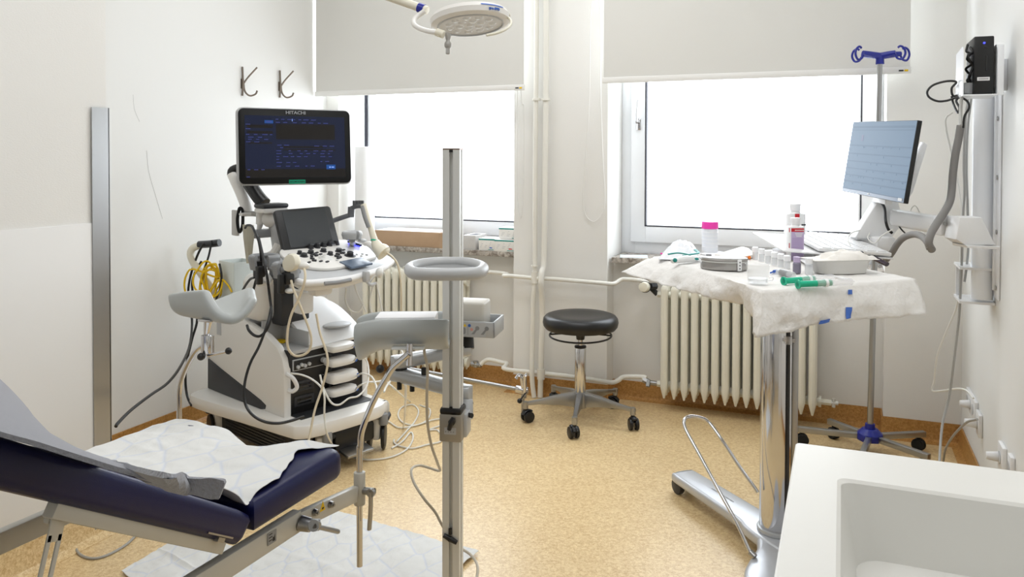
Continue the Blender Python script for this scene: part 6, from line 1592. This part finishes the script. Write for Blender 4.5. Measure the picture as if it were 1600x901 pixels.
cable('black_cable', PP([(1374,312,3.0),(1382,325,2.96),(1384,345,2.92),(1388,358,2.92),(1394,364,2.92)]), .0052, M_BLACK, 'black cable dropping behind the right monitor onto the arm')
cable('black_cable', PP([(1402,345,2.95),(1406,355,2.92),(1413,363,2.90),(1420,368,2.86)]), .0028, M_BLACK, 'thin black cable crossing from the arm to the grey sleeve')
# keyboard on the shelf, just above the table
kz = ZT_+.045
kq = [P(1255,362,Z=kz+.012),P(1296,359,Z=kz+.012),P(1365,386,Z=kz),P(1305,395,Z=kz)]
K0, K1, K2, K3 = [P(1250,366,Z=kz+.03),P(1300,360,Z=kz+.03),P(1366,387,Z=kz),P(1306,396,Z=kz)]
KX = ((K2-K1)+(K3-K0))/2; KY = ((K1-K0)+(K2-K3))/2
kc_ = (K0+K1+K2+K3)/4; kf = frame(kc_, KX, KY)
if (kf.to_3x3() @ Vector((0,0,1))).z < 0: kf = frame(kc_, KX, -KY)
kw, kh = KX.length, KY.length
KB = thing('keyboard', 'white computer keyboard on the arm shelf above the right rear of the table', 'keyboard', kc_)
obj('case', G().slab(kf, kw, kh, .012, .006, -.012, bev=.003), M_WHITE, KB)
kg = G()
for r_k in range(6):
    for c_k in range(20):
        if (r_k, c_k) in ((0,3),(0,12)): continue
        kg.slab(kf, kw*.040, kh*.118, .003, .0015, .0, cx=kw*(-.455+.0479*c_k), cy=kh*(.38-.150*r_k), n=1)
ko = obj('keys', kg, M_WHITE, KB); ko['kind'] = 'stuff'
sh_c = kf @ Vector((0,-.01,-.016))
obj('keyboard_shelf', G().slab(kf, kw*1.02, kh*1.5, .005, .01, -.022, cy=-kh*.22, bev=.001), M_WHITE, WM)
obj('blue_cloth', G().tube([P(1305,399,D=2.62),P(1325,396,D=2.66),P(1345,394,D=2.74)], .010, n=10, flat=.5), M_LEATH, None, 'strip of dark blue cloth tucked under the front edge of the keyboard', 'cloth')
# flat trays/papers left of the keyboard
pzs = [P(1207,369,Z=kz),P(1255,372,Z=kz),P(1306,397,Z=kz),P(1262,398,Z=kz)]
obj('paper_sheet', G().prism([(p.x,p.y) for p in pzs], .003, Matrix.Translation((0,0,kz-.034))), M_PAPER, None, 'flat white sheet lying left of the keyboard behind the bottles', 'paper')
mz = T(1382,412,.004); 
obj('pen_holder', G().tube([P(1364,402,D=2.80),P(1376,408,D=2.78),P(1386,413,D=2.76)], .013, n=10, flat=.6), mat('dark_plum_plastic',(.20,.14,.20),.4), None, 'dark plum hand scanner lying at the right end of the table by the shelf', 'scanner')
# ---------------------------------------------------------------- sockets on the right wall
def socket(y_, z_, h, label, n=2, plug=None):
    t = thing('power_socket', label, 'socket', (XR-.001, y_, z_))
    obj('plate', G().box((XR-.006,y_,z_),(.010,.080,h),bev=.003), M_WHITE, t)
    for k in range(n):
        zc = z_+(k-(n-1)/2)*.07
        obj('outlet', G().cyl((XR-.011,y_,zc),(XR-.013,y_,zc),.021,n=24), M_LGREY, t)
        if plug is not None and k in plug: obj('plug', G().cyl((XR-.012,y_,zc),(XR-.045,y_,zc),.018,.013,n=20,bev=.002), M_WHITE, t)
    return t
s1 = P(1522,632,X=XR); s2 = P(1533,662,X=XR); s3 = P(1570,715,X=XR)
def sock2(c, hy, hz, label, plugs):
    t = thing('power_socket', label, 'socket', (XR-.001, c.y, c.z-hz/2))
    obj('plate', G().box((XR-.007,c.y,c.z),(.014,hy,hz),bev=.004), M_WHITE, t)
    for k, dy in enumerate(plugs):
        obj('outlet', G().cyl((XR-.014,c.y+dy,c.z),(XR-.016,c.y+dy,c.z),.020,n=24), M_LGREY, t)
    return t
ss = sock2(s1, .23, .08, 'triple white wall socket strip low on the right wall, furthest from the camera', (-.07,0,.07))
obj('plug', G().cyl((XR-.014,s1.y+.0,s1.z),(XR-.05,s1.y+.0,s1.z),.017,.012,n=18,bev=.002), M_WHITE, ss)
ss = sock2(s2, .085, .085, 'single white wall socket with a plug, just below the socket strip', (0,))
obj('plug', G().cyl((XR-.014,s2.y,s2.z),(XR-.055,s2.y,s2.z),.018,.013,n=18,bev=.002), M_WHITE, ss)
ss = sock2(s3, .085, .085, 'white wall socket with an empty plug adapter, nearest the sink unit', (0,))
obj('plug', G().cyl((XR-.014,s3.y+.02,s3.z-.005),(XR-.05,s3.y+.02,s3.z-.005),.016,.012,n=18,bev=.002), M_WHITE, ss)
s4 = P(1582,728,X=XR)
sock2(Vector((XR,s4.y-.02,s4.z)), .05, .08, 'narrow white wall outlet partly hidden behind the sink unit rim', (0,))

# ---------------------------------------------------------------- sink unit in the right foreground
SZ = .88; sx0, sy1 = -.052, 1.10
SK = thing('washbasin', 'white solid-surface washbasin with a deep rectangular bowl in the right foreground', 'washbasin', (.22,.6,0))
bx_, by_ = P(1308,745,Z=SZ).x, P(1308,745,Z=SZ).y
b = bmesh.new()
def rr(x0,y0,x1,y1,r,n=5): return [(x,y) for x,y in rrect(x1-x0,y1-y0,r,(x0+x1)/2,(y0+y1)/2,n)]
outer = rr(sx0,.15,XR-.003,sy1,.004); inner = rr(bx_+.0,.30,XR-.09,by_,.012); inn2 = rr(bx_+.004,.304,XR-.094,by_-.004,.014); bot = rr(bx_+.02,.33,XR-.11,by_-.03,.03)
rings = []
for ring, z in ((outer,SZ-.10),(outer,SZ-.002),(rr(sx0+.002,.152,XR-.005,sy1-.002,.004),SZ),(inner,SZ),(inn2,SZ-.003),(bot,SZ-.075)):
    rings.append([b.verts.new((x,y,z)) for x, y in ring])
nR = len(outer)
for A_, B_ in zip(rings, rings[1:]):
    for k in range(nR): b.faces.new((A_[k],A_[(k+1)%nR],B_[(k+1)%nR],B_[k]))
b.faces.new(rings[-1]); bmesh.ops.recalc_face_normals(b, faces=b.faces)
obj('basin', G().merge(b), M_SINK, SK, ang=20)
obj('drain', G().cyl((.19,.62,SZ-.0748),(.19,.62,SZ-.072),.022), M_CHROME, SK)
obj('cabinet', G().bx((sx0+.03,.18,.0),(XR-.004,sy1-.05,SZ-.125)), M_PANEL, SK)

# ---------------------------------------------------------------- loose cables and small things on the left
DMc = 3.3
cable('black_cable', PP([(396,452,3.2),(402,430,3.2),(408,410,3.15),(405,380,3.15),(398,362,3.2),(393,353,3.25),(386,352,3.28),(383,356,3.3)]), .005, M_BLACK, 'black cable rising over the left probe holders of the ultrasound machine', k=6)
cable('black_cable', PP([(404,370,3.05),(411,400,3.02),(417,430,3.0),(421,460,3.0),(424,490,2.98),(418,512,2.96),(408,524,2.95),(398,524,2.95),(389,516,2.96),(386,508,2.98)]), .0052, M_BLACK, 'thick black cable hanging in a loop beside the machine column', k=6)
cable('black_cable', PP([(424,478,2.99),(418,505,2.93),(405,540,2.9),(392,565,2.87),(384,590,2.85),(381,615,2.83),(385,635,2.82),(397,650,2.8),(415,659,2.8),(435,661,2.8),(455,657,2.83),(475,650,2.86)]), .005, M_BLACK, 'black cable drooping across the white side panel of the machine', k=6)
cable('black_cable', PP([(398,433,3.15),(390,437,3.2),(380,452,3.3),(374,468,3.4),(376,480,3.45)]), .005, M_BLACK, 'black cable curving back from the probe holders to the rear housing', k=6)
wy = 3.72
cable('black_cable', PP([(318,380,3.6),(308,400,3.62),(298,430,3.64),(294,460,3.66),(300,500,3.6),(296,540,3.4),(282,572,3.1),(262,598,2.9),(235,617,2.75),(205,640,2.6),(185,660,2.5),(181,666,2.48)]), .0052, M_BLACK, 'long black cable running from the push handle down along the left wall', k=6)
cable('black_cable', PP([(315,408,3.63),(305,425,3.63),(300,445,3.63),(304,470,3.62),(308,500,3.60),(300,530,3.58),(291,570,3.58),(290,600,3.58),(293,620,3.56),(299,633,3.5)]), .0055, M_BLACK, 'black cable hanging behind the leg holder down to the machine base', k=6)
cable('black_cable', PP([(331,376,3.6),(326,400,3.58),(316,430,3.58),(312,452,3.58)]), .0045, M_BLACK, 'thin black cable slung over the dark grip of the push handle', k=6)
cable('black_cable', PP([(343,412,3.58),(346,430,3.56),(344,450,3.56),(337,470,3.56)]), .005, M_BLACK, 'black cable end at the right side of the yellow coil', k=6)
# yellow coiled cable
yc = P(327,438,D=3.57)
pts = []
random.seed(5)
for k in range(90):
    a = k*2*PI/15; rx_ = .036+.012*math.sin(k*.7)+random.uniform(-.003,.003); rz_ = .068+.010*math.cos(k*.53)
    o_ = Vector((.018*math.sin(k*.11), 0, .012*math.cos(k*.19)))
    pts.append(yc+CAMR.col[0]*(rx_*math.cos(a)+o_.x)+Vector((0,0,rz_*math.sin(a)+o_.z))-CAMR.col[1]*(.02*math.sin(k*.37)))
pts = PP([(290,458,3.58),(288,445,3.58),(291,430,3.58),(302,420,3.58)])+pts+PP([(345,436,3.56),(356,445,3.55),(362,456,3.54)])
cable('yellow_cable', pts, .0042, M_YEL, 'coiled bright yellow network cable hung on the push handle', k=3)
# white tangled leads on the floor near the machine
def fl_pts(L_, z=.005): return [P(x,y,Z=z) for x,y in L_]
cable('white_cable', PP([(494,490,2.9),(500,520,2.9),(512,560,2.88),(505,600,2.88),(492,640,2.86),(484,680,2.84),(480,700,2.82)]), .0042, M_BEIGEC, 'beige lead falling in front of the drive bays of the machine', k=6)
cable('white_cable', PP([(455,583,2.95),(470,585,2.93),(487,592,2.92),(502,605,2.9),(507,620,2.88),(507,650,2.9),(512,680,2.95)])+fl_pts([(525,700),(545,712),(575,718),(610,714),(635,702),(645,686),(642,675),(628,690),(612,700)]), .0036, M_CORD, 'white lead from the connector plate trailing over the floor', k=6)
cable('white_cable', PP([(604,596,3.2),(620,610,3.15)])+fl_pts([(640,627),(660,634),(672,640),(668,655),(650,664),(630,660),(622,648),(628,636),(645,632),(654,642),(648,658),(636,672),(620,690)]), .0036, M_CORD, 'white lead looped in circles on the floor right of the machine', k=6)
cable('white_cable', PP([(633,600,2.2),(634,615,2.4)])+fl_pts([(630,668),(615,690),(640,700),(665,695),(690,688),(684,672),(668,672),(690,664)]), .0036, M_CORD, 'thin white lead scattered on the floor behind the aluminium pole', k=6)
cable('white_cable', fl_pts([(598,652),(610,660),(625,668),(650,664),(675,656),(690,654)], .006), .0036, M_CORD, 'white lead running flat along the floor from the right castor', k=6)
cable('white_cable', PP([(622,540,3.25),(630,555,3.2),(622,575,3.15),(612,592,3.1),(604,603,3.05),(600,612,3.0)]), .0038, M_CORD, 'white lead arching behind the long grey leg cradle', k=6)
for k, L_ in enumerate(([(541,450),(540,470),(548,485),(560,487),(568,475)],[(552,440),(558,458),(568,478),(572,487)],[(588,440),(592,460),(596,480),(600,500)],[(583,445),(578,470),(582,492),(590,500)])):
    cable('white_cable', [P(x,y,D=3.28+.03*k) for x,y in L_], .0036, M_CORD, ('white probe lead hanging under the desk, leftmost of the hanging leads','white probe lead hanging under the desk, crossing the leftmost lead','white probe lead hanging from the right desk hook, outer one','white probe lead hanging from the right desk hook, inner one')[k], k=6)
# grey cable loop on the floor under the chair
cable('grey_cable', fl_pts([(238,822),(215,829),(180,827),(150,827),(128,838),(119,852),(124,865),(142,872),(165,868),(195,852),(213,835),(228,815)], .004), .004, M_GCORD, 'grey cable loop lying on the floor under the chair back', k=6)
# steel rod with clamps lying along the foot of the wall
ra, rb = P(640,576,D=3.98), P(806,607,D=3.86)
t = thing('steel_rod', 'long thin steel rod with clamps near the floor between radiator and stool', 'rod', (ra.x,ra.y,0))
obj('rod', G().cyl(ra, rb, .0095), M_STEEL, t)
obj('end_clamp', G().cyl(rb-(rb-ra).normalized()*.0, rb+(rb-ra).normalized()*.06, .018, bev=.002).cyl(rb+Vector((.05,-.01,-.035)), rb+Vector((.05,-.01,.07)), .009), M_CHROME, t)
obj('clamp_jaw', G().tube([P(806,591,D=3.85),P(812,585,D=3.85),P(818,590,D=3.84),P(824,584,D=3.84)], .008, n=8).cyl(P(815,590,D=3.84),P(817,605,D=3.84),.009), M_CHROME, t)
obj('knob', G().ball(P(812,626,D=3.80),.012).cyl(P(812,626,D=3.80),P(822,612,D=3.83),.004), M_BLACK, t)
obj('rod_support', G().cyl(P(724,592,D=3.92),Vector((P(724,592,D=3.92).x,P(724,592,D=3.92).y,.002)),.006).cyl(P(817,612,D=3.86),Vector((P(817,612,D=3.86).x,P(817,612,D=3.86).y,.002)),.008), M_STEEL, t)
# scuff marks on the left wall
M_SCUFF = mat('scuff_mark', (.80,.80,.79), .8)
obj('scuff_mark', G().tube([P(208,148,X=XL+.0005),P(210,170,X=XL+.0005),P(218,190,X=XL+.0005)], .0006, n=5), M_SCUFF, None, 'faint short curved scuff high on the left wall', 'scuff')
obj('scuff_mark', G().tube([P(229,235,X=XL+.0005),P(233,270,X=XL+.0005),P(246,315,X=XL+.0005),P(254,342,X=XL+.0005)], .0006, n=5), M_SCUFF, None, 'faint long curved scuff on the left wall above the push handle', 'scuff')
# ---------------------------------------------------------------- one group phrase for every kind of repeat
GROUPS = {'glove_box':'cartons on the left window sill', 'ultrasound_probe':'probes of the ultrasound machine', 'coat_hook':'coat hooks on the left wall',
 'radiator':'radiators below the windows', 'radiator_elbow':'radiator elbow fittings', 'heating_pipe':'heating pipes between the windows', 'roller_blind':'roller blinds over the windows',
 'leg_holder':'leg holders of the examination chair', 'underpad':'quilted underpads', 'syringe':'green syringes on the table', 'disinfectant_bottle':'bottles on the table',
 'glass_vial':'loose vials on the table', 'orange_cap':'orange caps on the table', 'power_socket':'sockets on the right wall', 'black_cable':'black cables', 'white_cable':'white cables',
 'grey_cable':'grey cables', 'cable_sleeve':'grey cable sleeves of the monitor arm', 'scuff_mark':'scuffs on the left wall'}
for o in list(C.objects):
    base = o.name.split('.')[0]
    if o.parent is None and 'label' in o and base in GROUPS and 'group' not in o: o['group'] = GROUPS[base]
